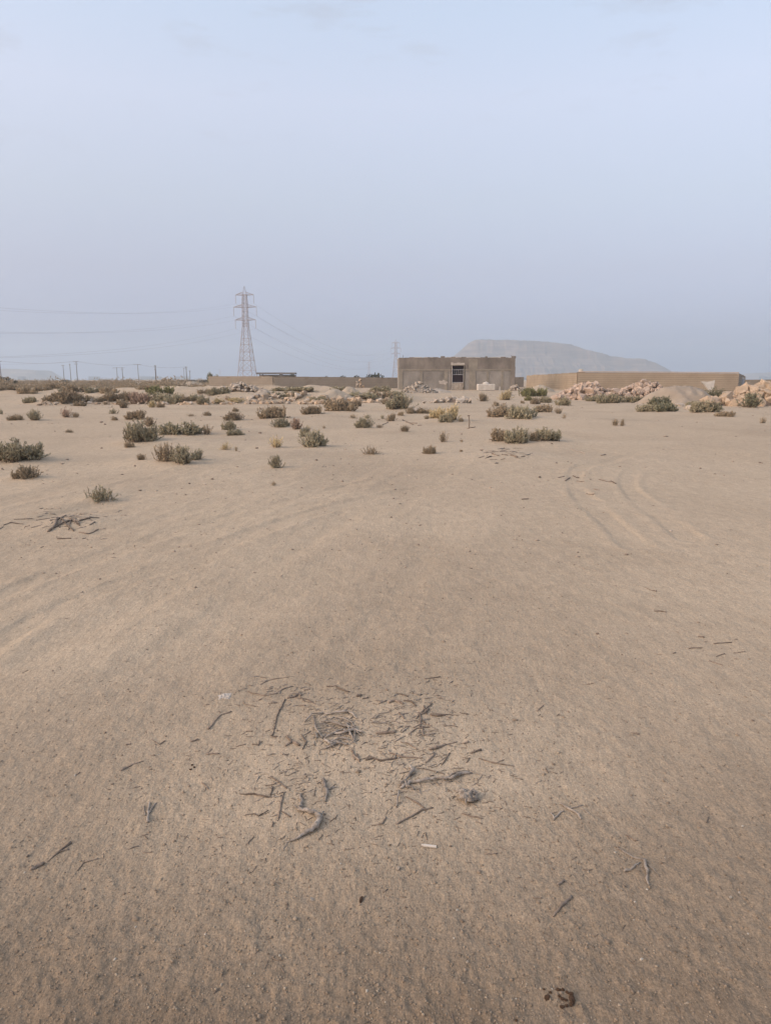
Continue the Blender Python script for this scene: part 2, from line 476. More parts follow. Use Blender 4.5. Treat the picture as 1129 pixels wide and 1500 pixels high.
M['block_tan'] = mat_noise('tan_block', (0.40, 0.325, 0.24), (0.32, 0.257, 0.19), 0.6, 0.95, 0.3, 12, detail=8)
M['mortar'] = mat_noise('mortar', (0.30, 0.245, 0.182), (0.25, 0.203, 0.152), 2, 0.95)
M['sand_heap'] = mat_noise('heaped_sand', (0.41, 0.345, 0.265), (0.34, 0.283, 0.215), 2.0, 0.95, 0.4, 14)
M['gap_shade_soil'] = mat_noise('heap_gap_shade_soil', (0.24, 0.18, 0.135), (0.17, 0.128, 0.095), 3, 0.95, 0.4, 16)  # earth colour darkened to paint shade into the gaps between stones
M['gravel_heap'] = mat_noise('grey_gravel', (0.37, 0.305, 0.235), (0.30, 0.245, 0.188), 2.5, 0.95, 0.5, 20)
M['twig'] = mat_noise('dry_wood', (0.29, 0.228, 0.176), (0.12, 0.09, 0.067), 30, 0.9, 0.5, 120, obj_var=0.25, dist=0.002)
M['twig_grey'] = mat_noise('weathered_wood', (0.40, 0.345, 0.288), (0.145, 0.117, 0.092), 45, 0.9, 0.6, 160, obj_var=0.15, dist=0.002)
M['dung'] = mat_noise('dark_dung', (0.085, 0.05, 0.03), (0.05, 0.03, 0.018), 60, 0.95, 0.5, 160, dist=0.002)
M['pole'] = mat_noise('grey_pole', (0.20, 0.19, 0.18), (0.15, 0.14, 0.135), 2, 0.8)
M['galv'] = mat_noise('galvanised_steel', (0.42, 0.37, 0.365), (0.34, 0.30, 0.30), 2, 0.6)
M['insul'] = mat_noise('insulator', (0.45, 0.43, 0.42), (0.38, 0.36, 0.35), 3, 0.4)
M['wire'] = mat_noise('aluminium_wire', (0.20, 0.20, 0.21), (0.17, 0.17, 0.18), 1, 0.6)
M['bark'] = mat_noise('bark', (0.12, 0.09, 0.07), (0.08, 0.06, 0.045), 10, 0.9)
M['leaf_far'] = mat_noise('far_leaves', (0.085, 0.085, 0.055), (0.05, 0.052, 0.036), 2, 0.8, obj_var=0.2)
M['stem'] = mat_noise('shrub_stem', (0.23, 0.18, 0.13), (0.14, 0.105, 0.075), 20, 0.9, obj_var=0.15)
FOL = {
    'g': ((0.222, 0.196, 0.132), (0.125, 0.110, 0.075)),      # grey green
    'b': ((0.225, 0.180, 0.122), (0.130, 0.102, 0.069)),    # brown, half dry
    'r': ((0.25, 0.182, 0.137), (0.148, 0.106, 0.08)),     # reddish dry
    'y': ((0.37, 0.30, 0.175), (0.24, 0.19, 0.11)),         # straw
    'v': ((0.158, 0.152, 0.074), (0.085, 0.083, 0.041)),     # vivid green
    'd': ((0.135, 0.13, 0.085), (0.078, 0.076, 0.05)),      # dark green
}
for k, (a, b) in FOL.items():
    M['fol_' + k] = mat_noise('foliage_' + k, tuple(1.9 * q for q in a), tuple(1.9 * q for q in b), 7, 0.8, obj_var=0.14)

# sand
m, n, l, bs = new_mat('desert_sand')
bs.inputs['Roughness'].default_value = 0.95
bs.inputs['Specular IOR Level'].default_value = 0.2
t = n.new('ShaderNodeTexCoord')
at_g = n.new('ShaderNodeAttribute'); at_g.attribute_name = 'grit'  # coarse grit plus the painted foreground shade
def noise(scale, detail=4, rough=0.6, stretch=None):
    q = n.new('ShaderNodeTexNoise'); q.inputs['Scale'].default_value = scale
    q.inputs['Detail'].default_value = detail; q.inputs['Roughness'].default_value = rough
    if stretch:
        mp = n.new('ShaderNodeMapping'); mp.inputs['Scale'].default_value = stretch
        l.new(t.outputs['Object'], mp.inputs[0]); l.new(mp.outputs[0], q.inputs['Vector'])
    else:
        l.new(t.outputs['Object'], q.inputs['Vector'])
    return q
def mixc(fac, a, b, blend='MIX'):
    q = n.new('ShaderNodeMix'); q.data_type = 'RGBA'; q.blend_type = blend
    if isinstance(fac, float): q.inputs['Factor'].default_value = fac
    else: l.new(fac, q.inputs['Factor'])
    for nm, v in (('A', a), ('B', b)):
        if isinstance(v, tuple): q.inputs[nm].default_value = (*v, 1)
        else: l.new(v, q.inputs[nm])
    return q.outputs['Result']
def mrange(v, a, b, c=0.0, d=1.0):
    q = n.new('ShaderNodeMapRange'); q.inputs['From Min'].default_value = a; q.inputs['From Max'].default_value = b
    q.inputs['To Min'].default_value = c; q.inputs['To Max'].default_value = d
    l.new(v, q.inputs['Value']); return q.outputs[0]
base = mixc(mrange(noise(0.16, 6, 0.6).outputs['Fac'], 0.35, 0.65), (0.452, 0.359, 0.256), (0.408, 0.32, 0.226))
base = mixc(mrange(noise(0.9, 5, 0.65, (1, 0.6, 1)).outputs['Fac'], 0.42, 0.72, 0, 0.35), base, (0.345, 0.271, 0.187))
grit = mixc(mrange(noise(2.2, 5, 0.6).outputs['Fac'], 0.35, 0.65), (0.218, 0.164, 0.112), (0.183, 0.135, 0.091))  # grit brown kept extra dark to carry the painted foreground shade
base = mixc(at_g.outputs['Fac'], base, grit)  # blends in coarse grit together with the painted foreground darkening
# loose grains, lighter and darker than the rest
sp = noise(170, 3, 0.75)
sp2 = noise(75, 3, 0.7)
spk = mrange(sp.outputs['Fac'], 0.28, 0.72, 0.66, 1.34)
spk2 = mrange(sp2.outputs['Fac'], 0.3, 0.7, 0.87, 1.13)
spk3 = mrange(noise(24, 4, 0.75).outputs['Fac'], 0.3, 0.7, 0.92, 1.08)
spk4 = mrange(noise(8, 5, 0.75, (1, 0.7, 1)).outputs['Fac'], 0.3, 0.7, 0.90, 1.10)
mm = n.new('ShaderNodeMath'); mm.operation = 'MULTIPLY'; l.new(spk, mm.inputs[0]); l.new(spk2, mm.inputs[1])
for q_ in (spk3, spk4):
    m2_ = n.new('ShaderNodeMath'); m2_.operation = 'MULTIPLY'; l.new(mm.outputs[0], m2_.inputs[0]); l.new(q_, m2_.inputs[1]); mm = m2_
cmb = n.new('ShaderNodeCombineColor')
for i in range(3): l.new(mm.outputs[0], cmb.inputs[i])
base = mixc(1.0, base, cmb.outputs[0], 'MULTIPLY')
l.new(base, bs.inputs['Base Color'])
b1 = n.new('ShaderNodeBump'); b1.inputs['Strength'].default_value = 0.55; b1.inputs['Distance'].default_value = 0.006
l.new(noise(55, 5, 0.7).outputs['Fac'], b1.inputs['Height'])
b2 = n.new('ShaderNodeBump'); b2.inputs['Strength'].default_value = 0.55; b2.inputs['Distance'].default_value = 0.045
l.new(noise(6, 6, 0.7, (1.0, 0.45, 1.0)).outputs['Fac'], b2.inputs['Height'])
l.new(b2.outputs[0], b1.inputs['Normal'])
l.new(b1.outputs[0], bs.inputs['Normal'])
M['sand'] = m

# pebbles take their own tint from a vertex attribute
m, n, l, bs = new_mat('pebbles')
bs.inputs['Roughness'].default_value = 0.9
a_ = n.new('ShaderNodeAttribute'); a_.attribute_name = 'tint'
l.new(a_.outputs['Color'], bs.inputs['Base Color'])
M['pebble'] = m

# hazy mountain rock with level strata
m, n, l, bs = new_mat('strata_rock')
bs.inputs['Roughness'].default_value = 0.95
t = n.new('ShaderNodeTexCoord')
no = noise(0.02, 6, 0.65, (0.35, 0.35, 4.0)); n2 = noise(0.012, 7, 0.7)
c = mixc(mrange(no.outputs['Fac'], 0.35, 0.65), (0.33, 0.245, 0.18), (0.13, 0.098, 0.076))
c = mixc(mrange(n2.outputs['Fac'], 0.4, 0.7), c, (0.14, 0.108, 0.087))
l.new(c, bs.inputs['Base Color'])
M['strata'] = m

# ------------------------------------------------------------------ ground sheet
def build_ground():
    th = np.concatenate([np.linspace(-38, 38, 640), np.linspace(38, 322, 74)[1:-1]])
    th = np.radians(th)
    rr = np.concatenate([np.linspace(0.02, 0.95, 10), np.exp(np.arange(math.log(1.0), math.log(12), 0.0046)),
                         np.exp(np.arange(math.log(12), math.log(100), 0.012)), np.exp(np.arange(math.log(100), math.log(4400), 0.05)), [4400.0]])
    nr, nt_ = len(rr), len(th)
    RR, TH = np.meshgrid(rr, th, indexing='ij')
    X = (RR * np.sin(TH)).ravel(); Y = (RR * np.cos(TH)).ravel()
    Z = height(X, Y)
    V = np.stack([X, Y, Z], 1)
    i = np.arange(nr - 1)[:, None]; j = np.arange(nt_)[None, :]
    j2 = (j + 1) % nt_
    q = np.stack([(i * nt_ + j) + 0 * j2, (i + 1) * nt_ + j + 0 * j2, (i + 1) * nt_ + j2, i * nt_ + j2], -1).reshape(-1, 4)
    q = q[:, ::-1]
    me = mesh_np('ground', V, q[:, ::-1], smooth=True)
    g = grit_shade_mask(X, Y)
    a = me.attributes.new('grit', 'FLOAT', 'POINT')  # holds coarse grit and the painted foreground shade together
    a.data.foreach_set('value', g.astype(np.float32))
    o = link('ground', me, mat=M['sand'])
    tag(o, kind='structure')
    if me.polygons[len(me.polygons) // 2].normal.z < 0:
        me.flip_normals()
    return o
ground = build_ground()

# ------------------------------------------------------------------ far hills
def ridge_mesh(profile, D, depth, seed, rough=1.0, front=0.9):
    """profile: skyline (px,py); a solid hill standing at distance D with talus in front and a top running back"""
    px = np.array([p[0] for p in profile], float); py = np.array([p[1] for p in profile], float)
    nx, ny = 420, 110
    xs = np.linspace(px[0], px[-1], nx)
    top = np.interp(xs, px, py)
    top = top + rough * (0.9 * fbm(xs * 0.16, xs * 0 + 0.3, seed, 4, 0.6))
    Xw = (xs - PW / 2) / F * D
    base = -0.0048 * D - 6
    Hh = CAM_H + (HORIZON - top) / F * D - base
    Hh = np.maximum(Hh, 0)
    v = np.linspace(0, 1, ny)
    VX, VV = np.meshgrid(Xw, v, indexing='ij')
    HT = np.repeat(Hh[:, None], ny, 1)
    # section: talus slope, cliff, top plateau, back
    gul = 0.17 * fbm(VX / 75.0, VV * 2.2, seed + 3, 5, 0.6)
    s = VV + gul * np.clip(1 - VV * 2, 0, 1)
    prof = np.where(s < 0.42, 0.66 * (s / 0.42) ** 1.2, np.where(s < 0.47, 0.66 + 0.34 * sstep(0.42, 0.47, s), 1.0))
    prof = prof + 0.030 * np.sin(prof * 26 + 2 * fbm(VX / 130.0, VV * 0, seed + 9, 2)) * np.clip(1 - prof, 0, 0.5) * 2
    back = sstep(1.0, 0.72, VV)
    Z = base + HT * np.clip(prof, 0, 1) * back
    Yw = D + (VV - 0.5) * depth
    # keep the skyline edge where the photograph has it
    Xo = VX * (Yw / D * 0 + 1.0)
    V = np.stack([Xo.ravel(), Yw.ravel(), Z.ravel()], 1)
    i = np.arange(nx - 1)[:, None]; j = np.arange(ny - 1)[None, :]
    q = np.stack([i * ny + j, (i + 1) * ny + j, (i + 1) * ny + j + 1, i * ny + j + 1], -1).reshape(-1, 4)
    return mesh_np('hill', V, q, smooth=True)

MESA = [(640, 558), (654, 548), (660, 527), (687, 503.2), (692, 500.6), (699, 500.0), (730, 500.5), (762, 501), (800, 503.5), (828, 506.5),
        (838, 510), (850, 514), (872, 519), (884, 522.5), (905, 525.5), (934, 527), (946, 531), (962, 538), (976, 546), (1000, 552), (1040, 558)]
def hill(name, prof, D, depth, seed):
    me = ridge_mesh(prof, D, depth, seed)
    o = link(name, me, mat=M['strata'])
    tag(o, kind='structure')
    return o
hill('flat_topped_hill', MESA, 2900, 520, 5)
hill('low_hill', [(-160, 550), (-60, 543), (0, 541.5), (20, 540.5), (45, 542.5), (66, 543), (74, 548), (84, 555), (100, 560)], 3200, 500, 17)
hill('low_hill', [(160, 560), (185, 556), (215, 555), (232, 552.5), (252, 552.5), (268, 556), (300, 560)], 3700, 420, 23)
hill('low_hill', [(1060, 560), (1080, 552), (1095, 547), (1125, 546), (1160, 543), (1260, 547), (1330, 558)], 3900, 420, 29)

# ------------------------------------------------------------------ block walls
def block_wall(name, P0, P1, top0, top1, label, mat, thick=0.2, bl=0.4, bh=0.2, seed=1, courses_proud=0.012, depth_z=0.5, cap=None, cat='wall'):
    """a mortar core faced by separate blocks; root at its first foot"""
    rng = random.Random(seed)
    P0 = Vector(P0); P1 = Vector(P1)
    L = (P1 - P0).length
    ang = math.atan2(P1.y - P0.y, P1.x - P0.x)
    root = empty(name, (P0.x, P0.y, 0), ang)
    z0 = min(gz(P0.x, P0.y), gz(P1.x, P1.y)) - depth_z
    core = MB()
    nseg = 8
    for i in range(nseg):
        xa, xb = L * i / nseg, L * (i + 1) / nseg
        zt = top0 + (top1 - top0) * (i + 0.5) / nseg
        core.box(xa, xb, -thick / 2 + 0.01, thick / 2 - 0.01, z0, zt - 0.03)
    core.build('mortar_core', M['mortar'], root)
    mb = MB()
    zt = max(top0, top1)
    nc = int((zt - z0) / bh)
    for c in range(nc):
        z = z0 + c * bh
        x = -bl / 2 if c % 2 else 0.0
        while x < L:
            xa, xb = max(0, x), min(L, x + bl)
            tl = top0 + (top1 - top0) * ((xa + xb) / 2 / L)
            if xb - xa > 0.05 and z + bh <= tl + 0.05 and not (tl - z < bh * 1.6 and rng.random() < (0.02 if cap else 0.16)):
                d = rng.uniform(-0.006, 0.008)
                mb.box(xa + 0.007, xb - 0.007, -thick / 2 - d - courses_proud, thick / 2 + d + courses_proud, z + 0.014, z + bh - 0.014 + rng.uniform(-.004, .004))
            x += bl
    o = mb.build('block_courses', mat, root); o['kind'] = 'stuff'
    if cap:
        cp_ = MB()
        for i in range(nseg):
            xa, xb = L * i / nseg, L * (i + 1) / nseg - 0.005
            zt = top0 + (top1 - top0) * (i + 0.5) / nseg
            cp_.box(xa, xb, -thick / 2 - 0.03, thick / 2 + 0.03, zt + 0.0, zt + 0.07)
        cp_.build('coping', cap, root)
    tag(root, label, cat, kind='thing')
    return root

def wx(px, Y):                          # x of a pixel column at eye level, distance Y
    d = ray(px, HORIZON); return d[0] * Y / d[1]
def wz(py, Y):                          # height of a pixel row at distance Y
    d = ray(PW / 2, py); return CAM_H + d[2] * Y / d[1]

block_wall('block_wall', (wx(306, 86), 86, 0), (wx(400, 84), 84, 0), wz(550.8, 86), wz(550.8, 84),
           'grey block boundary wall with the rubble of pale stones at its foot', M['block'], seed=3)
block_wall('block_wall', (wx(402, 84), 83.6, 0), (wx(600, 88), 88, 0), wz(551, 84), wz(553, 88),
           'long grey block wall running from a dark joint to behind the cement house', M['block'], seed=4)
block_wall('block_wall', (wx(740, 97), 97, 0), (wx(766.5, 98), 98, 0), wz(552.5, 97), wz(552, 98),
           'short piece of grey block wall just beside the right corner of the house', M['block'], seed=5)
block_wall('block_wall', (wx(772, 96), 96, 0), (wx(846, 70), 70, 0), wz(549.8, 96), wz(545, 70),
           'tan block wall running back from the corner behind the pink stone pile', M['block_tan'], seed=6, courses_proud=0.02)
block_wall('block_wall', (wx(846, 70), 69.9, 0), (wx(1081, 68), 68, 0), wz(545, 70), wz(546.2, 68),
           'long tan block wall with clear courses and a reddish coping behind the gravel heap', M['block_tan'], seed=8, courses_proud=0.025,
           cap=M['rock_pink'])
block_wall('block_wall', (wx(1081, 68), 68.2, 0), (wx(1090, 96), 96, 0), wz(546.2, 68), wz(551, 96),  # shaded side of the tan wall painted in greyer block
           'return of the tan block wall in darker block, shade painted in, beside the boulder pile', M['block'], seed=9)
block_wall('block_wall', (wx(1088, 100), 100, 0), (wx(1220, 104), 104, 0), wz(556, 100), wz(555, 104),
           'low far block wall showing above the boulder pile', M['block_tan'], seed=10)

# ------------------------------------------------------------------ the cement house
def house():
    Y = 75.0
    zb = gz(wx(668, Y), Y)
    x0, x1 = wx(583.5, Y), wx(753, Y)
    W = x1 - x0
    ztop = wz(524.2, Y) - zb
    zband = wz(541.5, Y) - zb
    root = empty('cement_house', (x0, Y, zb))
    X = lambda px: wx(px, Y) - x0
    Z = lambda py: wz(py, Y) - zb
    D = 7.0
    dx0, dx1 = X(662), X(679)
    dz1 = Z(535.5)
    # front wall in panels around the door, and the other three walls
    def wall(xa, xb, za, zb_, ya=0.0, yb=0.22, mat='render', name='wall'):
        return MB().box(xa, xb, ya, yb, za, zb_).build(name, M[mat], root)
    wall(0.02, dx0 - 0.12, -0.4, zband - 0.10)
    wall(dx1 + 0.12, W - 0.02, -0.4, zband - 0.10)
    wall(0.02, dx0 - 0.12, zband + 0.06, ztop, -0.02, 0.22, 'render_up', 'parapet')
    wall(dx1 + 0.12, W - 0.02, zband + 0.06, ztop, -0.02, 0.22, 'render_up', 'parapet')
    wall(dx0 - 0.12, dx1 + 0.12, dz1 + 0.13, ztop, -0.022, 0.22, 'render_up', 'parapet')
    wall(0.02, 0.24, -0.4, ztop, 0.23, D)
    wall(W - 0.24, W - 0.02, -0.4, ztop, 0.23, D)
    wall(0.25, W - 0.25, -0.4, ztop, D - 0.22, D - 0.005)
    # ring beam
    MB().box(-0.01, dx0 - 0.12, -0.05, 0.22, zband - 0.10, zband + 0.06).build('ring_beam', M['column'], root)
    MB().box(dx1 + 0.12, W + 0.01, -0.05, 0.22, zband - 0.10, zband + 0.06).build('ring_beam', M['column'], root)
    # columns, proud of the panels
    for px, w in ((587, 6), (617, 3.2), (653, 5), (692, 9.5), (714, 3.2), (735.5, 3.2)):
        a, b = X(px - w / 2), X(px + w / 2)
        MB().box(a, b, -0.035, 0.2, -0.4, zband - 0.105).build('column', M['column'], root)
    MB().box(X(748), X(753) + 0.03, -0.10, 0.3, -0.4, ztop + 0.02).build('column', M['render_up'], root)
    MB().box(X(753) + 0.03, X(755), 0.35, 0.75, -0.4, Z(537)).build('buttress', M['render_up'], root)
    MB().box(X(691) - 0.35, X(691) + 0.55, -0.037, 0.2, zband + 0.065, ztop - 0.12).build('column', M['column'], root)
    # roof slab: pale edge just above the parapet
    MB().box(0.1, W - 0.1, 0.12, D - 0.1, ztop - 0.55, ztop - 0.42).build('roof', M['slab'], root)
    mb = MB()
    rng = random.Random(5)
    x = 1.2
    while x < W - 0.6:
        w = rng.uniform(0.5, 1.6)
        mb.box(x, min(W - 0.3, x + w), 0.0, 0.2, ztop + 0.003, ztop + rng.uniform(0.03, 0.085)); x += w + rng.choice([0.0, 0.01, 0.25])
    mb.build('parapet_coping', M['slab'], root)
    mb = MB(); x = 0.05
    while x < W - 0.2:
        w = rng.uniform(0.15, 0.5)
        if rng.random() < 0.7: mb.box(x, x + w, -0.012 - 0.004 * rng.random(), -0.003, ztop - 0.04, ztop + rng.choice([0.02, 0.05, 0.10, 0.17]) * rng.random() + 0.01)
        x += w
    mb.build('chipped_edge', M['render_up'], root)['kind'] = 'stuff'
    # starter bars left standing on the roof
    for px, hh in ((590, 0.28), (646, 0.16), (748, 0.30), (751, 0.22)):
        MB().tube([(X(px), 0.12, ztop - 0.1), (X(px) + 0.02, 0.13, ztop + hh)], 0.018, 5).build('starter_bar', M['red_steel'], root)
    # door opening: lintel, plaster surround, grille, stones laid across the threshold
    MB().box(dx0 - 0.11, dx1 + 0.11, -0.04, 0.2, dz1 + 0.0, dz1 + 0.125).build('lintel', M['column'], root)
    mb = MB()
    for k in range(9):
        xx = dx0 - 0.14 + k * (dx1 - dx0 + 0.1) / 9
        mb.box(xx, xx + 0.24, -0.046 - 0.001 * k, -0.03, dz1 + 0.06, dz1 + 0.16 + rng.uniform(0, 0.16))
    mb.build('plaster_patch', M['plaster'], root)
    MB().box(dx0 - 0.07, dx0, -0.055, 0.21, -0.2, dz1).build('door_jamb', M['plaster'], root)
    MB().box(dx1, dx1 + 0.05, -0.055, 0.21, -0.2, dz1).build('door_jamb', M['column'], root)
    gz0, gz1 = Z(560.5), Z(541)
    grille = MB()
    for a in (dx0 + 0.02, dx1 - 0.06): grille.box(a, a + 0.04, 0.06, 0.10, gz0, dz1 - 0.3)
    for z in (gz0, (gz0 + gz1) / 2 + .12, gz1 - 0.04): grille.box(dx0 + 0.06, dx1 - 0.06, 0.062, 0.098, z, z + 0.045)
    g = grille.build('door_grille', M['steel'], root)
    for k in range(5):
        xx = dx0 + 0.22 + k * (dx1 - dx0 - 0.44) / 4
        MB().tube([(xx, 0.08, (gz0 + gz1) / 2 + .165), (xx, 0.08, gz1 - 0.04)], 0.022, 6).build('bar', M['steel'], g)
    MB().box(dx0 + 0.07, dx1 - 0.07, 0.11, 0.13, gz0 + 0.02, (gz0 + gz1) / 2 + 0.1).build('door_panel', M['red_steel'], root)
    MB().box(dx0 + 0.03, dx1 - 0.03, 0.05, 0.11, dz1 - 0.20, dz1 - 0.08).build('roller_box', M['red_steel'], root)
    MB().box(0.25, W - 0.25, 0.24, D - 0.25, -0.35, -0.1).build('floor', M['render'], root)
    zc = -0.15
    while zc < gz0 - 0.05:
        hh = rng.uniform(0.16, 0.24); xx = dx0 + 0.01
        while xx < dx1 - 0.08:
            w = min(rng.uniform(0.2, 0.45), dx1 - 0.01 - xx)
            MB().box(xx, xx + w - 0.012, -0.01 + rng.uniform(-.02, .02), 0.2, zc, min(zc + hh - 0.012, gz0)).build('stone', M['rock_pale'], root)
            xx += w
        zc += hh
    # splash of white plaster left of the door
    bm = bmesh.new()
    vs_ = []
    for k in range(26):
        a = 2 * math.pi * k / 26
        rr = 1 + 0.35 * math.sin(5 * a + 1) * rng.random() + rng.uniform(-0.15, 0.15)
        vs_.append(bm.verts.new((X(649) + 0.42 * rr * math.cos(a), -0.042, Z(560) + 0.22 * rr * math.sin(a))))
    f = bm.faces.new(vs_)
    ex = bmesh.ops.extrude_face_region(bm, geom=[f])
    for v in ex['geom']:
        if isinstance(v, bmesh.types.BMVert): v.co.y += 0.05
    bmesh.ops.recalc_face_normals(bm, faces=bm.faces)
    me = bpy.data.meshes.new('plaster_splash'); bm.to_mesh(me); bm.free()
    link('plaster_splash', me, root, mat=M['plaster'])
    tag(root, 'unfinished flat-roofed cement house with a barred dark doorway', 'house')
    return root
house()

# ------------------------------------------------------------------ stones
def rock_mesh(seed, npts=13, flatten=0.8):
    rng = random.Random(seed)
    bm = bmesh.new()
    for _ in range(npts):
        v = Vector((rng.gauss(0, 1), rng.gauss(0, 1), rng.gauss(0, 1))).normalized()
        v *= 0.5 * rng.uniform(0.82, 1.08)
        # squarer, like broken limestone
        v = Vector([math.copysign(abs(c * 2) ** 0.55 * 0.5, c) for c in v])
        v.z *= flatten
        bm.verts.new(v)
    r_ = bmesh.ops.convex_hull(bm, input=bm.verts)
    for g in r_['geom_interior']:
        if isinstance(g, bmesh.types.BMVert): bm.verts.remove(g)
    me = bpy.data.meshes.new('stone'); bm.to_mesh(me); bm.free()
    return me
ROCKS = {}
for mk in ('rock', 'rock_pink', 'rock_pale'):
    ROCKS[mk] = []
    for s in range(8):
        me = rock_mesh(100 + s + (hash_ := {'rock': 0, 'rock_pink': 30, 'rock_pale': 60}[mk]), 13, 0.72 + 0.05 * s)
        me.materials.append(M[mk]); ROCKS[mk].append(me)

def mound_mesh(rx, ry, hgt, seed, power=1.0, n=56, rough=0.06):
    xs = np.linspace(-1.6, 1.6, n)
    XX, YY = np.meshgrid(xs, xs, indexing='ij')
    rr = np.sqrt(XX ** 2 + YY ** 2) * (1 + 0.35 * fbm(XX * 1.6 + seed, YY * 1.6, seed, 2))
    Z = hgt * np.clip(1 - rr ** power, -0.45, 1) * (1 + 0.25 * fbm(XX * 3, YY * 3 + seed, seed + 2, 3)) + rough * hgt * fbm(XX * 9, YY * 9, seed + 5, 3)
    Z = np.where((rr > 1.25) | (np.maximum(abs(XX), abs(YY)) > 1.5), -0.5 * hgt - 0.1, Z)
    V = np.stack([(XX * rx).ravel(), (YY * ry).ravel(), Z.ravel()], 1)
    i = np.arange(n - 1)[:, None]; j = np.arange(n - 1)[None, :]
    q = np.stack([i * n + j, (i + 1) * n + j, (i + 1) * n + j + 1, i * n + j + 1], -1).reshape(-1, 4)
    return mesh_np('mound', V, q, smooth=True), (XX, YY, Z, rr)

def heap(name, px, py, wpx, hpx, mat, label, seed, power=1.0, aspect=0.8, rough=0.06):
    c = at(px, py)
    d = c.y
    rx = wpx / F * d / 2; hgt = hpx / F * d
    ry = rx * aspect
    me, _ = mound_mesh(rx, ry, hgt, seed, power, 56, rough)
    o = link(name, me, mat=mat, loc=(c.x, c.y + ry * 0.8, c.z - 0.03))
    tag(o, label, 'heap')
    return o, c, rx, ry, hgt

def stone_pile(px, py, wpx, hpx, size, n, mk, label, seed, aspect=0.55, peak=0.0, core='gap_shade_soil', group=None, name='stone_pile', power=1.6):
    """an earthen core, darkened for shade in the gaps, with separate stones lying over it"""
    rng = random.Random(seed)
    c = at(px, py); d = c.y
    rx = wpx / F * d / 2; ry = rx * aspect; hgt = hpx / F * d
    root = empty(name, (c.x, c.y + ry * 0.85, c.z))
    me, _ = mound_mesh(rx * 0.9, ry * 0.9, hgt * 0.82, seed, power, 36)
    if peak:
        co = np.empty(len(me.vertices) * 3, np.float32); me.vertices.foreach_get('co', co); co = co.reshape(-1, 3)
        co[:, 2] *= np.clip(0.62 + 0.42 * peak * co[:, 0] / rx, 0.1, 1.2); me.vertices.foreach_set('co', co.ravel()); me.update()
    link('core', me, root, mat=M[core], loc=(0, 0, -0.06))
    for k in range(n):
        while True:
            u, v = rng.uniform(-1, 1), rng.uniform(-1, 0.45)
            r2 = u * u + v * v
            if r2 < 1: break
        s = size * math.exp(rng.gauss(0, 0.34))
        z = hgt * max(0, 1 - math.sqrt(r2) ** power) * (0.9 + 0.2 * rng.random())
        if peak: z *= min(1.2, max(0.1, 0.62 + 0.42 * peak * u))
        me = rng.choice(ROCKS[mk])
        o = bpy.data.objects.new('stone', me); COL.objects.link(o); o.parent = root
        o.location = (u * rx, v * ry, max(s * 0.18, z - s * 0.22))
        o.rotation_euler = (rng.uniform(-.6, .6), rng.uniform(-.6, .6), rng.uniform(0, 6.28))
        o.scale = (s * rng.uniform(.85, 1.3), s * rng.uniform(.8, 1.15), s * rng.uniform(.7, 1.0))
    tag(root, label, 'stone pile', group)
    return root

stone_pile(856, 586, 92, 36, 0.30, 240, 'rock_pink', 'heap of broken pink stones in front of the tan block wall', 11, aspect=0.5, peak=0.7, power=2.2)
stone_pile(942, 584, 96, 35, 0.29, 200, 'rock_pink', 'pink stone heap climbing the left flank of the gravel heap', 12, aspect=0.5, peak=0.8, power=2.2)
stone_pile(1108, 595, 126, 44, 0.46, 105, 'rock', 'pile of big orange-tan boulders beside the end of the tan wall', 13, aspect=0.5, peak=0.9, power=2.0)
stone_pile(902, 585, 52, 15, 0.26, 60, 'rock_pink', 'low spill of pink stones joining the two pink heaps', 18, aspect=0.5, power=1.8)
stone_pile(350, 574, 62, 13, 0.26, 70, 'rock_pale', 'pale rubble stones dumped against the grey block wall', 14, aspect=0.4, power=1.5)
stone_pile(660, 590, 60, 8, 0.24, 45, 'rock_pale', 'low scatter of yellowish rubble behind the straw shrub', 15, aspect=0.5)
stone_pile(756, 572, 20, 8, 0.25, 20, 'rock_pale', 'few pale rubble stones at the right corner of the house', 16, aspect=0.6)

# stones set along the front of the sandy bank
root = empty('stone_bank', tuple(at(440, 592)))
rng = random.Random(21)
for k in range(295):
    px = rng.choice([rng.uniform(372, 605), rng.uniform(372, 605), rng.uniform(165, 380), rng.uniform(90, 300)])
    x = (px - PW / 2) / F * 38.0
    y = float(bank_front(np.array([x]))[0]) + rng.uniform(-0.5, 1.2)
    s = rng.uniform(0.15, 0.42) * (1.0 if px > 370 else 0.7)
    o = bpy.data.objects.new('stone', rng.choice(ROCKS[rng.choice(['rock', 'rock', 'rock_pale'])])); COL.objects.link(o); o.parent = root
    o.location = Vector((x, y, gz(x, y) + s * 0.12)) - root.location
    o.rotation_euler = (rng.uniform(-.4, .4), rng.uniform(-.4, .4), rng.uniform(0, 6.28))
    o.scale = (s * rng.uniform(.9, 1.4), s, s * rng.uniform(.7, 1.0))
tag(root, 'line of tan stones along the front edge of the sandy bank', 'stone bank')

# single stones on the sand
def lone_stone(px, py, wpx, mk, label, name='stone', flat_=0.8, group=None, seed=0):
    c = at(px, py); s = wpx / F * math.hypot(c.y, CAM_H)
    rng = random.Random(int(px * 7 + py) + seed)
    o = bpy.data.objects.new(name, rng.choice(ROCKS[mk])); COL.objects.link(o)
    o.location = (c.x, c.y, c.z + s * 0.22 * flat_)
    o.rotation_euler = (rng.uniform(-.3, .3), rng.uniform(-.3, .3), rng.uniform(0, 6.28))
    o.scale = (s, s * .8, s * flat_)
    tag(o, label, 'stone', group)
    return o
lone_stone(609, 605, 11, 'rock_pale', 'white boulder lying between two brown shrubs', flat_=1.0)
lone_stone(621, 591, 6, 'rock_pale', 'small pale stone behind the white boulder', flat_=0.9)
lone_stone(1007, 600, 12, 'rock_pale', 'pale stone at the foot of the gravel heap between green shrubs', flat_=0.8)
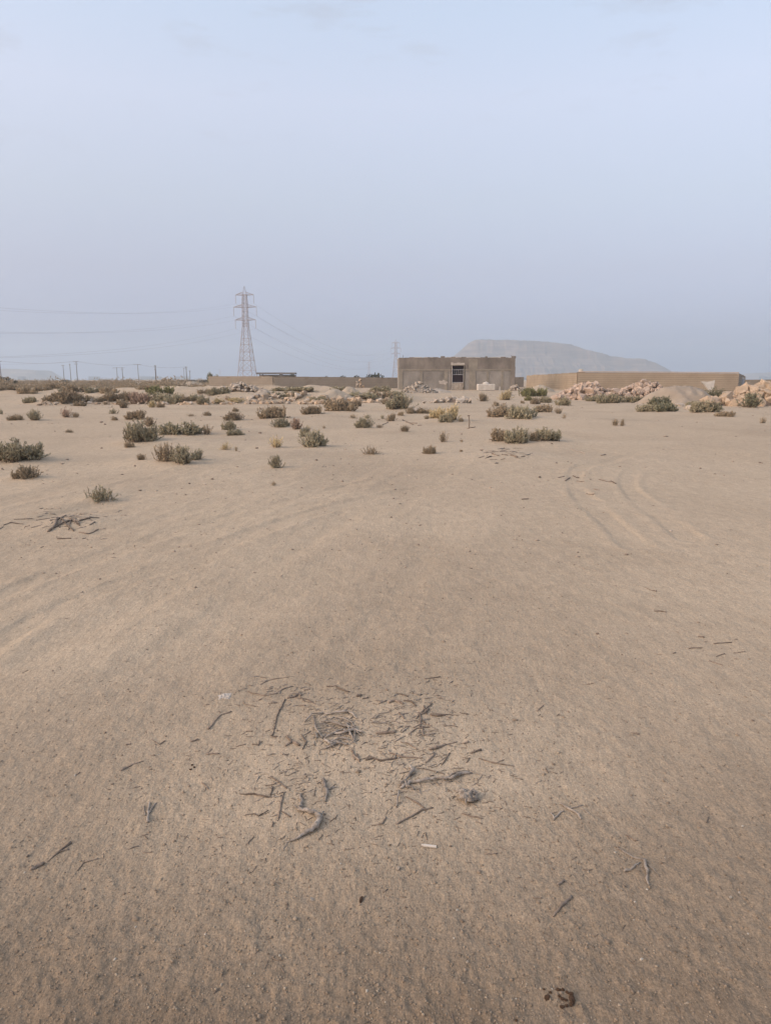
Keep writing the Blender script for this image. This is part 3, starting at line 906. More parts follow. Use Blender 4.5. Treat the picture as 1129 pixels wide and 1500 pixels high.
lone_stone(994, 595, 14, 'rock_pale', 'flat pale stone on the lower edge of the gravel heap', flat_=0.5)
lone_stone(583, 1274, 6.5, 'rock_pale', 'pale pebble just in front of the white cigarette end', 'pebble')
lone_stone(457, 1318, 7, 'rock_pale', 'flat cream pebble on the coarse brown grit', 'pebble', 0.5)
lone_stone(684, 1411, 4, 'rock_pale', 'small white pebble between dung crumbs and cigarette end', 'pebble')
lone_stone(1069, 1318, 4.5, 'rock_pale', 'bright pebble right of the forked grey twig', 'pebble', seed=2)
lone_stone(1082, 1309, 4, 'rock_pale', 'bright pebble right of the forked grey twig', 'pebble', seed=3)
for o in [x for x in bpy.data.objects if x.get('label', '').startswith('bright pebble')]: o['group'] = 'pair of bright pebbles'

# ------------------------------------------------------------------ heaps of sand, gravel and rubble
heap('sand_heap', 486, 585, 72, 17, M['sand_heap'], 'conical heap of smooth sand on the sandy bank before the long grey wall', 31, 1.0, 0.7)
heap('sand_heap', 512, 577, 34, 11, M['sand_heap'], 'small pinkish sand heap against the broken masonry pillar', 32, 1.6, 0.6)
heap('sand_heap', 384, 579, 34, 11, M['rock_pale'], 'low whitish heap beside the pale rubble stones', 33, 1.3, 0.6)
heap('sand_heap', 277, 566, 50, 8, M['sand_heap'], 'low sand heap on the scrub plain by the paired poles', 34, 1.4, 0.7)
heap('gravel_heap', 1002, 592, 112, 28, M['gravel_heap'], 'large smooth heap of grey gravel between the stone piles', 35, 2.0, 0.6, 0.10)
stone_pile(614, 576, 62, 17, 0.15, 170, 'rock_pale', 'pointed heap of pale rubble against the house front', 36, aspect=0.7, power=1.0, core='rock_pale', name='rubble_heap')
heap('rubble_heap', 643, 575, 50, 6, M['rock_pale'], 'low spread of pale rubble below the doorway', 37, 1.3, 0.8, 0.25)
heap('rubble_heap', 742, 580, 26, 7, M['sand_heap'], 'small tan spoil heap right of the white water tank', 38, 1.2, 0.8, 0.2)
heap('rubble_heap', 795, 574, 40, 10, M['sand_heap'], 'flat pinkish spoil heap behind the vivid green shrub', 39, 1.6, 0.7, 0.15)

# ------------------------------------------------------------------ pale slab leaning on the gravel heap
c = at_depth(1038, 572, 46.0)
s = 46 / F
bm = bmesh.new()
pts = [(0, 0), (6, 0.5), (8, 15), (5.5, 14), (-2, 12.5), (-12, 13), (-8, 10)]
vs_ = [bm.verts.new((a * s, 0, b * s)) for a, b in pts]
f = bm.faces.new(vs_)
ex = bmesh.ops.extrude_face_region(bm, geom=[f])
for v in ex['geom']:
    if isinstance(v, bmesh.types.BMVert): v.co.y += 0.12
bmesh.ops.recalc_face_normals(bm, faces=bm.faces)
me = bpy.data.meshes.new('broken_slab'); bm.to_mesh(me); bm.free()
o = link('broken_slab', me, mat=M['white'], loc=c, rot=(R(-8), 0, 0))
tag(o, 'broken white slab stuck in the back of the gravel heap', 'slab')

# ------------------------------------------------------------------ white tank, post, pillar, shelter and small wall-top things
def rounded_box(w, d, h, r):
    bm = bmesh.new()
    bmesh.ops.create_cube(bm, size=1.0)
    for v in bm.verts: v.co = Vector((v.co.x * w, v.co.y * d, (v.co.z + 0.5) * h))
    bmesh.ops.bevel(bm, geom=list(bm.edges), offset=r, segments=3, affect='EDGES', profile=0.5)
    me = bpy.data.meshes.new('body'); bm.to_mesh(me); bm.free()
    return me
Yt = 72.0
c = Vector((wx(711.5, Yt), Yt, 0)); c.z = gz(c.x, c.y)
root = empty('water_tank', c)
tw, th_ = 25 / F * Yt, (wz(563, Yt) - wz(572.6, Yt))
link('body', rounded_box(tw, 1.1, th_, 0.08), root, mat=M['white'])
mb = MB(); mb.tube([(0, 0, th_ - 0.02), (0, 0, th_ + 0.10), (0, 0, th_ + 0.17), (0, 0, th_ + 0.21)], [0.32, 0.30, 0.2, 0.05], 16)
mb.build('lid', M['white'], root, smooth=False)
mb = MB(); mb.tube([(0.05, 0, th_ + 0.19), (0.05, 0, th_ + 0.27)], 0.06, 8); mb.build('cap', M['white'], root)
tag(root, 'white rectangular water tank with a round lid before the house', 'water tank')
c = at(731.5, 573); MBp = MB().tube([(0, 0, -0.1), (0.01, 0, 0.42)], [0.05, 0.045], 8)
o = MBp.build('marker_post', M['white'], loc=c); tag(o, 'short white post right of the water tank', 'post')

# broken masonry pillar: two leaning halves of mortared stone
c = at_depth(526.5, 573.5, 57.0); c.z = gz(c.x, c.y) - 0.1
root = empty('broken_pillar', c)
k_ = 57 / F
rng = random.Random(3)
for xa, xb, top_, mk in ((-5.0, -1.2, 12.0, 'rock_pale'), (-0.6, 3.2, 13.2, 'rock'), (3.6, 7.5, 5.5, 'rock')):
    z = 0.0
    while z < top_ * k_ + 0.1:
        hh = rng.uniform(0.12, 0.2)
        me = rng.choice(ROCKS[mk])
        o = bpy.data.objects.new('stone', me); COL.objects.link(o); o.parent = root
        o.location = ((xa + xb) / 2 * k_ + rng.uniform(-.01, .01), rng.uniform(-.03, .03), z + hh / 2)
        o.rotation_euler = (0, 0, rng.uniform(-.3, .3))
        o.scale = ((xb - xa) * k_ * 1.15, 0.35, hh * 1.45)
        z += hh
tag(root, 'broken masonry pillar stub with a dark crack beside sand heap', 'pillar')

# flat-roofed shelter behind the wall
Ys = 205.0
root = empty('open_shelter', (wx(375, Ys), Ys, gz(wx(375, Ys), Ys)))
X = lambda px: wx(px, Ys) - root.location.x
Zz = lambda py: wz(py, Ys) - root.location.z
MB().box(X(375), X(432), 0, 4.5, Zz(548.2), Zz(545.6)).build('roof', M['pole'], root)
for px, w in ((380, 1.2), (383.5, 1.6), (409, 5), (429, 1.5)):
    MB().box(X(px), X(px + w), 0.3, 0.7, -0.3, Zz(548.2)).build('post', M['pole'], root)
MB().box(X(376), X(431), 4.3, 4.45, -0.3, Zz(549.2)).build('back_wall', M['block'], root)
tag(root, 'low open shelter with a dark flat roof behind the grey wall', 'shelter')

# odd things on and behind the walls
Yq = 110.0
c = Vector((wx(850, Yq), Yq, gz(wx(850, Yq), Yq)))
root = empty('roof_tank', c)
mb = MB(); 
for dx in (-0.45, 0.45):
    for dy in (-0.3, 0.3): MB().tube([(dx, dy, 0), (dx, dy, wz(545, Yq) - c.z)], 0.05, 6).build('leg', M['pole'], root)
zt_ = wz(545, Yq) - c.z
MB().tube([(0, 0, zt_), (0, 0, zt_ + 0.45)], 0.32, 14).build('barrel', M['white'], root)
MB().box(-0.55, 0.55, -0.4, 0.4, zt_ - 0.06, zt_ - 0.003).build('platform', M['pole'], root)
tag(root, 'small white barrel on a stand showing above the tan wall corner', 'tank')

Yq = 80.0
c = Vector((wx(1086, Yq), Yq, gz(wx(1086, Yq), Yq) + 0.0))
root = empty('water_barrel', c)
zt_ = wz(553.5, Yq) - c.z
MB().tube([(0, 0, 0), (0, 0, zt_ - 0.12)], 0.30, 14).build('drum', M['steel'], root)
MB().tube([(0, 0, zt_ - 0.115), (0, 0, zt_), (0, 0, zt_ + 0.04)], [0.30, 0.27, 0.1], 14).build('lid', M['white'], root)
tag(root, 'grey drum with a white lid between the tan wall and boulders', 'barrel')

# ------------------------------------------------------------------ shrubs
def shrub_meshes(seed, asp, dens=1.0, upright=0.5, spiky=1.0):
    """unit shrub, 1 wide and asp tall; returns (stem mesh, foliage mesh)"""
    rng = np.random.default_rng(seed)
    st = MB()
    FV, FF = [], []
    def leaf(p, d, ln, wd):
        d = d / (np.linalg.norm(d) + 1e-9)
        r_ = rng.normal(size=3); u = np.cross(d, r_); u /= np.linalg.norm(u) + 1e-9
        w = np.cross(d, u)
        b = len(FV)
        FV.extend([p + u * wd * .6, p - u * wd * .3 + w * wd * .5, p - u * wd * .3 - w * wd * .5, p + d * ln * .55 + u * wd, p + d * ln * .55 - u * wd * .5 + w * wd * .87, p + d * ln * .55 - u * wd * .5 - w * wd * .87, p + d * ln])
        for a, c_, e_, f_ in ((0, 1, 4, 3), (1, 2, 5, 4), (2, 0, 3, 5)): FF.append((b + a, b + c_, b + e_, b + f_))
        for a, c_ in ((3, 4), (4, 5), (5, 3)): FF.append((b + a, b + c_, b + 6, b + 6))
    nst = int(64 * dens * (1.0 if asp > 0.4 else 1.25))
    lobes = [(rng.uniform(-.34, .34), rng.uniform(-.2, .2), rng.uniform(.7, 1.05)) for _ in range(3 if asp > .6 else 5)]
    for k in range(nst):
        lx, ly, lh = lobes[k % len(lobes)]
        bx_ = lx * (0.5 if asp > .6 else 0.9) + rng.normal() * 0.06; by_ = ly + rng.normal() * 0.06
        ang = rng.uniform(0, 2 * math.pi); til = abs(rng.normal()) * (0.75 - 0.45 * upright)
        ln = asp * lh * rng.uniform(0.6, 1.05) * (1 - 0.18 * til)
        dirv = np.array([math.cos(ang) * math.sin(til), math.sin(ang) * math.sin(til), math.cos(til)])
        p0 = np.array([bx_, by_, -0.03]); 
        mid = p0 + dirv * ln * .5 + rng.normal(size=3) * 0.025
        bend = np.array([dirv[0] * .75, dirv[1] * .75, dirv[2] + 0.25]); bend /= np.linalg.norm(bend)
        p2 = mid + bend * ln * .5 + rng.normal(size=3) * 0.02
        lim = 0.52
        for q in (mid, p2):
            q[0] = np.clip(q[0], -lim, lim); q[1] = np.clip(q[1], -lim * .8, lim * .8); q[2] = max(q[2], 0.01)
        st.tube([p0, mid, p2], [0.011, 0.008, 0.004], 3, cap=False)
        nl = int(rng.integers(10, 17) * spiky)
        for j in range(nl):
            t_ = rng.uniform(0.22, 1.0)
            p = p0 + (mid - p0) * (t_ * 2) if t_ < .5 else mid + (p2 - mid) * (t_ * 2 - 1)
            d = dirv * .8 + rng.normal(size=3) * .55 + np.array([0, 0, .55])
            leaf(p + rng.normal(size=3) * 0.012, d, rng.uniform(.05, .12) * (0.6 + 0.5 * asp), rng.uniform(.008, .015))
    A = np.array(FV); B = np.array(st.v)
    wx_ = np.percentile(A[:, 0], 98.5) - np.percentile(A[:, 0], 1.5); cx_ = (np.percentile(A[:, 0], 98.5) + np.percentile(A[:, 0], 1.5)) / 2
    hz_ = np.percentile(A[:, 2], 98.5)
    for Q in (A, B):
        Q[:, 0] = (Q[:, 0] - cx_) / wx_; Q[:, 1] /= wx_; Q[:, 2] *= asp / hz_
    FV = [tuple(p) for p in A]; st.v = [tuple(p) for p in B]
    sm = st.mesh('stems')
    fm = bpy.data.meshes.new('foliage')
    faces = [tuple(dict.fromkeys(f)) for f in FF]
    fm.from_pydata([tuple(p) for p in FV], [], faces)
    fm.update()
    sm.materials.append(M['stem']); fm.materials.append(M['fol_g'])
    return sm, fm

SH = {}
for st_, asp, dens, up, spk_ in (('tall', .85, 1.5, .55, 1.1), ('round', .58, 1.9, .4, 1.15), ('long', .34, 2.1, .5, 1.15), ('sparse', .75, .62, .25, 1.0)):
    SH[st_] = (asp, [shrub_meshes(hash_ + 11 * i, asp, dens, up, spk_) for i, hash_ in enumerate([{'tall': 1, 'round': 2, 'long': 3, 'sparse': 4}[st_] * 100] * 4)])

def shrub(px, py, w, h, tone, label, group=None, sparse=False, name='desert_shrub', small=None):
    c = at(px, py)
    k = c.y / F * 1.015
    W, Hh = w * k * 0.92, h * k * 0.92
    a = h / w
    st_ = 'sparse' if sparse else ('tall' if a > .7 else ('round' if a > .44 else 'long'))
    asp, ms = SH[st_]
    rng = random.Random(int(px * 31 + py * 17))
    sm, fm = rng.choice(ms)
    rz = rng.uniform(-.35, .35) + (math.pi if rng.random() < .5 else 0)
    sc_ = (W, W * 0.9, Hh / asp)
    tiny = w < 11 if small is None else small
    mt = M['fol_' + tone]
    if tiny:
        o = link(name, fm, None, (c.x, c.y + W * .25, c.z - 0.01), (0, 0, rz), sc_, mt)
        tag(o, label, 'shrub', group); return o
    root = empty(name, (c.x, c.y + W * .25, c.z - 0.01), rz)
    root.scale = sc_
    link('stems', sm, root)
    link('foliage', fm, root, mat=mt)
    tag(root, label, 'shrub', group)
    return root

for b in BIG: shrub(*b[:6], sparse=bool(b[6]))

TONE = {'b': 'brown scrubby', 'g': 'grey-green', 'r': 'reddish dry', 'y': 'straw-coloured', 'v': 'vivid green', 'd': 'dark green'}
BANK = [(70, 589, 18, 9, 'b'), (100, 586, 22, 10, 'r'), (178, 593, 14, 7, 'b'), (214, 589, 16, 11, 'b'), (286, 588, 18, 9, 'g'), (345, 591, 20, 7, 'y'), (520, 595, 16, 8, 'b'), (88, 590, 30, 15, 'b'), (113, 590, 26, 13, 'b'), (130, 589, 13, 8, 'b'), (146, 589, 12, 7, 'b'), (165, 589, 24, 13, 'b'), (186, 589, 20, 13, 'b'),
        (203, 592, 25, 15, 'r'), (235, 591, 28, 14, 'g'), (254, 592, 26, 13, 'g'), (222, 597, 12, 9, 'y'), (235, 597, 10, 6, 'b'), (270, 590, 16, 9, 'b'),
        (320, 592, 14, 7, 'y'), (466, 591, 22, 9, 'g')]
for x, y, w, h, t_ in BANK:
    shrub(x, y, w * 1.12, h * 1.1, t_, '%s %s growing along the foot of the stony bank' % (TONE[t_], 'shrub' if w > 15 else 'little tuft'), 'shrubs along the foot of the stony bank')
BACK = [(37, 577, 26, 9, 'b'), (60, 573, 22, 6, 'b'), (110, 575, 28, 10, 'b'), (96, 575, 20, 6, 'g'), (140, 576, 30, 8, 'g'), (158, 576, 26, 8, 'b'), (233, 577, 32, 10, 'v'),
        (215, 571, 30, 6, 'b'), (320, 578, 28, 9, 'g'), (300, 577, 20, 6, 'b'), (410, 583, 42, 8, 'g'), (432, 583, 24, 7, 'b'), (440, 573, 40, 5, 'g'), (415, 573, 30, 5, 'g'),
        (530, 584, 36, 8, 'g'), (555, 584, 34, 9, 'b'), (575, 584, 26, 9, 'g'), (557, 574, 26, 7, 'g'), (497, 573, 22, 6, 'g'), (10, 572, 26, 6, 'b'), (75, 569, 18, 6, 'b'), (565, 592, 14, 7, 'b')]
for x, y, w, h, t_ in BACK:
    shrub(x, y, w * 1.1, h * 1.1, t_, '%s %s on the terrace behind the stony bank' % ('wide' if w > 29 else 'narrow', TONE[t_] + ' shrub'), 'shrubs on the terrace behind the stony bank')
TUFTS = [(29, 616, 9, 9, 'b'), (109, 612, 11, 8, 'b'), (167, 616, 9, 6, 'b'), (154, 593, 8, 6, 'b'), (345, 603, 9, 6, 'b'), (303, 609, 12, 6, 'b'), (346, 661, 5, 9, 'b'),
         (400, 712, 9, 8, 'b'), (518, 613, 11, 7, 'b'), (538, 613, 11, 7, 'g'), (556, 627, 11, 6, 'b'), (560, 614, 6, 8, 'g'), (587, 609, 9, 6, 'b'), (628, 606, 9, 6, 'b'),
         (675, 618, 9, 6, 'b'), (625, 614, 8, 6, 'b'), (727, 595, 9, 7, 'b'), (717, 611, 7, 8, 'b'), (826, 613, 7, 8, 'b'), (676, 648, 4, 5, 'b'), (102, 634, 13, 6, 'b'),
         (278, 610, 12, 4, 'b'), (474, 628, 5, 5, 'b'), (2, 607, 7, 9, 'g'), (671, 588, 5, 6, 'b'), (741, 612, 6, 5, 'b'), (1012, 603, 7, 5, 'd'), (1055, 600, 7, 5, 'd'), (765, 591, 6, 4, 'b'),
         (590, 630, 6, 5, 'b'), (675, 662, 5, 4, 'b')]
for x, y, w, h, t_ in TUFTS:
    shrub(x, y, w, h, t_, 'tiny %s tuft poking out of the open sand' % TONE[t_].split()[0], 'tiny dry tufts on the open sand', sparse=(x % 2 == 0), small=True, name='dry_tuft')

# scrub of the far plain: nobody could count it
def far_scrub():
    rng = np.random.default_rng(5)
    base = [SH['round'][1][0][1], SH['long'][1][1][1]]
    VS, FS, off = [], [], 0
    tri = []
    for me in base:
        co = np.empty(len(me.vertices) * 3, np.float32); me.vertices.foreach_get('co', co)
        me.calc_loop_triangles()
        tr = np.empty(len(me.loop_triangles) * 3, np.int32); me.loop_triangles.foreach_get('vertices', tr)
        co = co.reshape(-1, 3); tr = tr.reshape(-1, 3)
        # every eighth leaf only: seen from far away
        leafid = tr[:, 0] // 7
        keep = tr[leafid % 14 == 0]
        used = np.unique(keep); mp = -np.ones(len(co), int); mp[used] = np.arange(len(used))
        tri.append((co[used] * np.array([1, 1, 1.0]), mp[keep]))
    for k in range(620):
        Y = math.exp(rng.uniform(math.log(62), math.log(420)))
        px = rng.uniform(-80, 330) if rng.random() < .8 else rng.uniform(-80, 600)
        if px > 300 and Y < 90: continue
        X_ = wx(px, Y)
        if px > 300 and Y < 130: continue
        s = rng.uniform(0.9, 2.2) * (1 + Y / 400); hs = rng.uniform(.45, .9) * s
        co, tr = tri[k % 2]
        a = rng.uniform(0, 6.28)
        c_, s_ = math.cos(a), math.sin(a)
        fat = np.array([[c_, s_, 0], [-s_, c_, 0], [0, 0, 1]])
        V = (co @ fat) * np.array([s, s, hs]) + np.array([X_, Y, gz(X_, Y) - 0.03])
        VS.append(V); FS.append(tr + off); off += len(V)
    me = mesh_np('far_scrub', np.concatenate(VS), np.concatenate(FS))
    o = link('far_scrub', me, mat=M['fol_b'])
    tag(o, 'low brown scrub covering the far plain', 'scrub', kind='stuff')
far_scrub()

# ------------------------------------------------------------------ far trees behind the walls and on the plain
def crown_mesh(seed, n=420, rag=0.3):
    rng = np.random.default_rng(seed)
    V, Fq = [], []
    for k in range(n):
        while True:
            p = rng.uniform(-1, 1, 3)
            if np.linalg.norm(p * [1, 1, 1]) < 1: break
        p = p / max(1e-6, np.linalg.norm(p)) * rng.uniform(.45, 1.0) * (1 + rag * vnoise(p[0] * 2.5 + seed, p[1] * 2.5, seed))
        p = np.array([p[0], p[1], (p[2] + 1) / 2 if p[2] > -0.4 else 0.3 + .2 * rng.random()])
        u = rng.normal(size=3); u /= np.linalg.norm(u); w = np.cross(u, rng.normal(size=3)); w /= np.linalg.norm(w)
        s = rng.uniform(.06, .13)
        b = len(V)
        V.extend([p + u * s, p + w * s * .6, p - u * s, p - w * s * .6]); Fq.append((b, b + 1, b + 2, b + 3))
    me = mesh_np('crown', np.array(V), np.array(Fq)); me.materials.append(M['leaf_far'])
    return me
CROWNS = [crown_mesh(s) for s in range(4)]
def far_tree(px, top, w, Y, label, base_py=None, group=None, mat=None, trunk_h=0.25):
    x = wx(px, Y); zg = gz(x, Y)
    Hh = wz(top, Y) - zg; W = w / F * Y
    root = empty('desert_tree', (x, Y, zg))
    rng = random.Random(int(px))
    mb = MB()
    for k in range(4):
        a = k * 1.6 + rng.random()
        mb.tube([(0.05 * math.cos(a), .05 * math.sin(a), -.1), (W * .12 * math.cos(a), W * .12 * math.sin(a), Hh * .4), (W * .3 * math.cos(a), W * .3 * math.sin(a), Hh * .8)], [.10, .07, .03], 5)
    mb.build('trunk', M['bark'], root)
    link('crown', CROWNS[int(px) % 4], root, (0, 0, Hh * trunk_h * .3), None, (W / 2, W / 2, Hh * (1 - trunk_h * .3)), mat)
    tag(root, label, 'tree', group)
far_tree(6, 552, 22, 240, 'dark low tree at the foot of the far-left pole', trunk_h=.1)
far_tree(95, 556, 17, 300, 'dark low tree at the foot of the close pair of poles', trunk_h=.1)
far_tree(23, 557, 8, 120, 'small brown bush sticking up from the scrub plain')
far_tree(266, 556.5, 14, 300, 'dark round tree left of the two close thin poles', trunk_h=.1)
far_tree(281, 556, 16, 290, 'dark round tree right of the two close thin poles', trunk_h=.1)
far_tree(301, 556, 18, 180, 'dark bush at the open end of the grey block wall', trunk_h=.1)
far_tree(308, 544, 10, 92, 'ragged bare bush rising over the end of the grey wall', trunk_h=.6, mat=M['fol_d'])
far_tree(317, 548, 10, 95, 'thin twiggy bush just inside the end of the grey wall', trunk_h=.6, mat=M['fol_d'])
far_tree(428, 546.5, 9, 200, 'small dusty bush at the end of the flat-roofed shelter', trunk_h=.2)
far_tree(502, 550, 14, 170, 'low dark crown peeping over the long grey wall', trunk_h=.2)
far_tree(522, 549.5, 13, 175, 'dark tree top left of the largest dark crown', trunk_h=.2)
far_tree(549, 546, 27, 180, 'largest dark rounded crown behind the long grey wall', trunk_h=.1)
far_tree(478, 550.5, 8, 175, 'very low bush top over the middle of the long grey wall', trunk_h=.2)

# ------------------------------------------------------------------ power poles on the plain
def power_pole(px, top, Y, label, arms=((0.35, 2.2),), r=0.16, group=None):
    x = wx(px, Y); zg = gz(x, Y); Hh = wz(top, Y) - zg
    root = empty('power_pole', (x, Y, zg))
    MB().tube([(0, 0, -0.5), (0, 0, Hh)], [r * 1.25, r * .85], 8).build('pole', M['pole'], root)
    for dz, w in arms:
        a = MB().box(-w / 2, w / 2, -r - 0.1, -r + .02, Hh - dz - .08, Hh - dz + .08).build('cross_arm', M['pole'], root)
        for q in (-w / 2 + .12, 0.22, w / 2 - .12):
            MB().tube([(q, -r - .05, Hh - dz + .08), (q, -r - .05, Hh - dz + .36)], [.06, .05], 6).build('insulator', M['insul'], a)
    tag(root, label, 'power pole', group)
    return Vector((x, Y, zg + Hh))
PT = {}
PT['a'] = power_pole(2, 528.5, 360, 'tall thin pole beside the dark low tree', ((.3, 2.2),), .2)
PT['b'] = power_pole(94, 534.5, 420, 'thin pole with a small cross arm, left of a group of three', ((.4, 1.8),), .17)
PT['c'] = power_pole(104, 533, 430, 'plain thin pole, middle one of a group of three', ((.3, 1.0),), .18)
PT['d'] = power_pole(113.5, 529, 370, 'tallest pole with two cross arms, right of a group of three', ((.35, 2.4), (1.5, 1.8)), .18)
PT['e'] = power_pole(172, 538, 470, 'left pole of a close pair with wide cross arms', ((.35, 4.6),), .17)
PT['f'] = power_pole(180, 538, 460, 'right pole of a close pair with wide cross arms', ((.35, 3.4), (1.6, 1.6)), .2)
PT['g'] = power_pole(203, 533.5, 400, 'pole standing alone with one wide cross arm like a letter T', ((.2, 4.2),), .16)
PT['h'] = power_pole(228.5, 535, 380, 'thick dark pole standing alone with stay brackets', ((.4, 1.3), (2.2, .9)), .3)
PT['i'] = power_pole(273.5, 537, 400, 'taller of two close thin poles by the low sand heap', ((.4, 1.6), (1.3, 1.2)), .2)
PT['j'] = power_pole(278.5, 543, 400, 'shorter of two close thin poles by the low sand heap', ((.25, 1.2),), .16)
PT['k'] = power_pole(270, 539, 560, 'faint far pole just behind the two close thin poles', ((.25, 1.4),), .16)

def wire(A, B, sag, label, group, r=0.02, name='power_line', npt=26, mat='wire'):
    A = Vector(A); B = Vector(B)
    pts = []
    for k in range(npt + 1):
        t_ = k / npt
        p = A.lerp(B, t_); p.z -= 4 * sag * t_ * (1 - t_); pts.append(p - A)
    o = MB().tube(pts, r, 5).build(name, M[mat], loc=A)
    tag(o, label, 'wire', group)
    return o
for a, b, nm in (('a', 'd', 'tall thin pole and the tallest pole'), ('d', 'g', 'tallest pole and the T-shaped pole'), ('g', 'i', 'T-shaped pole and the taller thin pole')):
    for q in (-.8, .8):
        wire(PT[a] + Vector((q, 0, 0)), PT[b] + Vector((q, 0, 0)), 1.2, 'thin overhead wire between the ' + nm, 'wires between the ' + nm, 0.02)
wire(PT['d'] + Vector((0, 0, -.3)), PT['a'] + Vector((-60, 60, 0)), 1.0, 'slack wire leaving the tallest pole towards the far-left hill', None, 0.02)
wire(PT['e'] + Vector((0, 0, -.3)), PT['d'] + Vector((3, 40, -3)), 0.8, 'slack wire leaving the left pole of the close pair', None, 0.02)

# ------------------------------------------------------------------ lattice pylons
PY1 = Vector((wx(362.5, 325), 325, 0)); PY1.z = gz(PY1.x, PY1.y)
PY2 = Vector((wx(579.5, 775), 775, 0)); PY2.z = gz(PY2.x, PY2.y)
PY3 = Vector((wx(540.5, 1500), 1500, 0)); PY3.z = gz(PY3.x, PY3.y)
PY4 = Vector((wx(322.5, 2250), 2250, 0)); PY4.z = gz(PY4.x, PY4.y)
HT = wz(419.5, 325) - PY1.z
kz = lambda py: (wz(py, 325) - PY1.z)
LINE_DIR = math.atan2(PY2.y - PY1.y, PY2.x - PY1.x)
ARMS = [(kz(432.3), 4.15), (kz(450.2), 5.25), (kz(469), 4.7)]
INS = 3.6
def pylon_meshes():
    def half(z):                                     # half width at height z
        zs = [0, kz(478), kz(440), HT - 3.2, HT]; ws = [3.55, 1.12, 0.95, 0.72, 0.10]
        return float(np.interp(z, zs, ws))
    out = {}
    mb = MB()
    levels = [0, 5.0, 9.5, 13.2, 16.4, 19.2, kz(478), kz(474), kz(469), kz(463), kz(456.5), kz(450.2), kz(444), kz(438), kz(432.3), HT - 3.2, HT]
    legs = []
    for sx, sy in ((-1, -1), (1, -1), (1, 1), (-1, 1)):
        mb = MB()
        pts = [(sx * half(z), sy * half(z), z - (0.6 if z == 0 else 0)) for z in levels]
        mb.tube(pts, [0.135] * 7 + [.11] * 8 + [.07, .05], 4)
        legs.append(mb.mesh('leg'))
    br = MB()
    crn = ((-1, -1), (1, -1), (1, 1), (-1, 1))
    for a, b in zip(levels[:-2], levels[1:-1]):
        ha, hb = half(a), half(b)
        for k in range(4):
            p, q = crn[k], crn[(k + 1) % 4]
            br.tube([(p[0] * ha, p[1] * ha, a), (q[0] * hb, q[1] * hb, b)], .065, 3, cap=False)
            br.tube([(q[0] * ha, q[1] * ha, a), (p[0] * hb, p[1] * hb, b)], .065, 3, cap=False)
            if a > 0: br.tube([(p[0] * ha, p[1] * ha, a), (q[0] * ha, q[1] * ha, a)], .07, 3, cap=False)
            if a < 16:   # secondary redundant members
                m_ = (a + b) / 2; hm = half(m_)
                br.tube([(p[0] * ha, p[1] * ha, a), ((p[0] + q[0]) / 2 * ha, (p[1] + q[1]) / 2 * ha, a)], .05, 3, cap=False)
                br.tube([((p[0] + q[0]) / 2 * ha, (p[1] + q[1]) / 2 * ha, a), (p[0] * hm, p[1] * hm, m_)], .05, 3, cap=False)
                br.tube([((p[0] + q[0]) / 2 * ha, (p[1] + q[1]) / 2 * ha, a), (q[0] * hm, q[1] * hm, m_)], .05, 3, cap=False)
    out['legs'] = legs; out['bracing'] = br.mesh('bracing')
    out['arms'] = []
    for z, w in ARMS:
        for s in (-1, 1):
            mb = MB(); h_ = half(z)
            for sy in (-1, 1):
                mb.tube([(s * h_, sy * h_, z), (s * w, 0, z + .1)], .11, 4)
                mb.tube([(s * h_, sy * h_, z + 1.25), (s * w, 0, z + .15)], .09, 4)
                for t_ in (.25, .5, .75):
                    x_ = s * (h_ + (w - h_) * t_); y_ = sy * h_ * (1 - t_)
                    mb.tube([(x_, y_, z + .1 * t_), (x_ - s * .35, sy * h_ * (1 - t_ + .1), z + 1.25 - 1.1 * t_ + .12)], .05, 3, cap=False)
            ins = MB()
            pts = [(s * w, 0, z - INS * k / 12) for k in range(13)]
            ins.tube(pts, [.05 if k % 2 else .17 for k in range(13)], 6)
            out['arms'].append((mb.mesh('cross_arm'), ins.mesh('insulator')))
    for me in out['legs'] + [out['bracing']] + [a for a, b in out['arms']]: me.materials.append(M['galv'])
    for a, b in out['arms']: b.materials.append(M['insul'])
    return out
PM = pylon_meshes()
def pylon(loc, scale, label, rz=0.0):
    root = empty('lattice_pylon', loc, rz)
    root.scale = (scale,) * 3
    for me in PM['legs']: link('leg', me, root)
    link('bracing', PM['bracing'], root)
    for a, b in PM['arms']:
        ar = link('cross_arm', a, root); link('insulator', b, ar)
    tag(root, label, 'pylon')
RZ = LINE_DIR - math.pi / 2
pylon(PY1, 1.0, 'tall lattice pylon with three cross arms behind the open shelter', RZ)
pylon(PY2, (wz(497, 775) - PY2.z) / HT, 'hazy lattice pylon standing right beside the cement house', RZ)
pylon(PY3, (wz(528.5, 1500) - PY3.z) / HT, 'very small far pylon above the largest dark tree crown', RZ)
pylon(PY4, (wz(540, 2250) - PY4.z) / HT, 'faintest tiny pylon left of the tall lattice pylon', RZ)
# conductors: one span on to the second pylon, one back past the camera's left
cdir = Vector((math.cos(RZ), math.sin(RZ), 0))
back = PY1 - (PY2 - PY1) * 0.985
back.z = PY1.z
sc2 = (wz(497, 775) - PY2.z) / HT
names = ['top', 'middle', 'bottom']
for i, (z, w) in enumerate(ARMS):
    for s in (-1, 1):
        side = 'left' if s < 0 else 'right'
        A = PY1 + cdir * (s * w) + Vector((0, 0, z - INS))
        B = PY2 + cdir * (s * w * sc2) + Vector((0, 0, (z - INS) * sc2))
        C = back + cdir * (s * w) + Vector((0, 0, z - INS))
        wire(A, B, 15.0, 'conductor from the %s %s cross arm sagging towards the hazy pylon' % (names[i], side), None, 0.02, 'power_line', 40)
        wire(A, C, 18.0, 'conductor from the %s %s cross arm sagging away over the scrub plain' % (names[i], side), None, 0.013, 'power_line', 60)

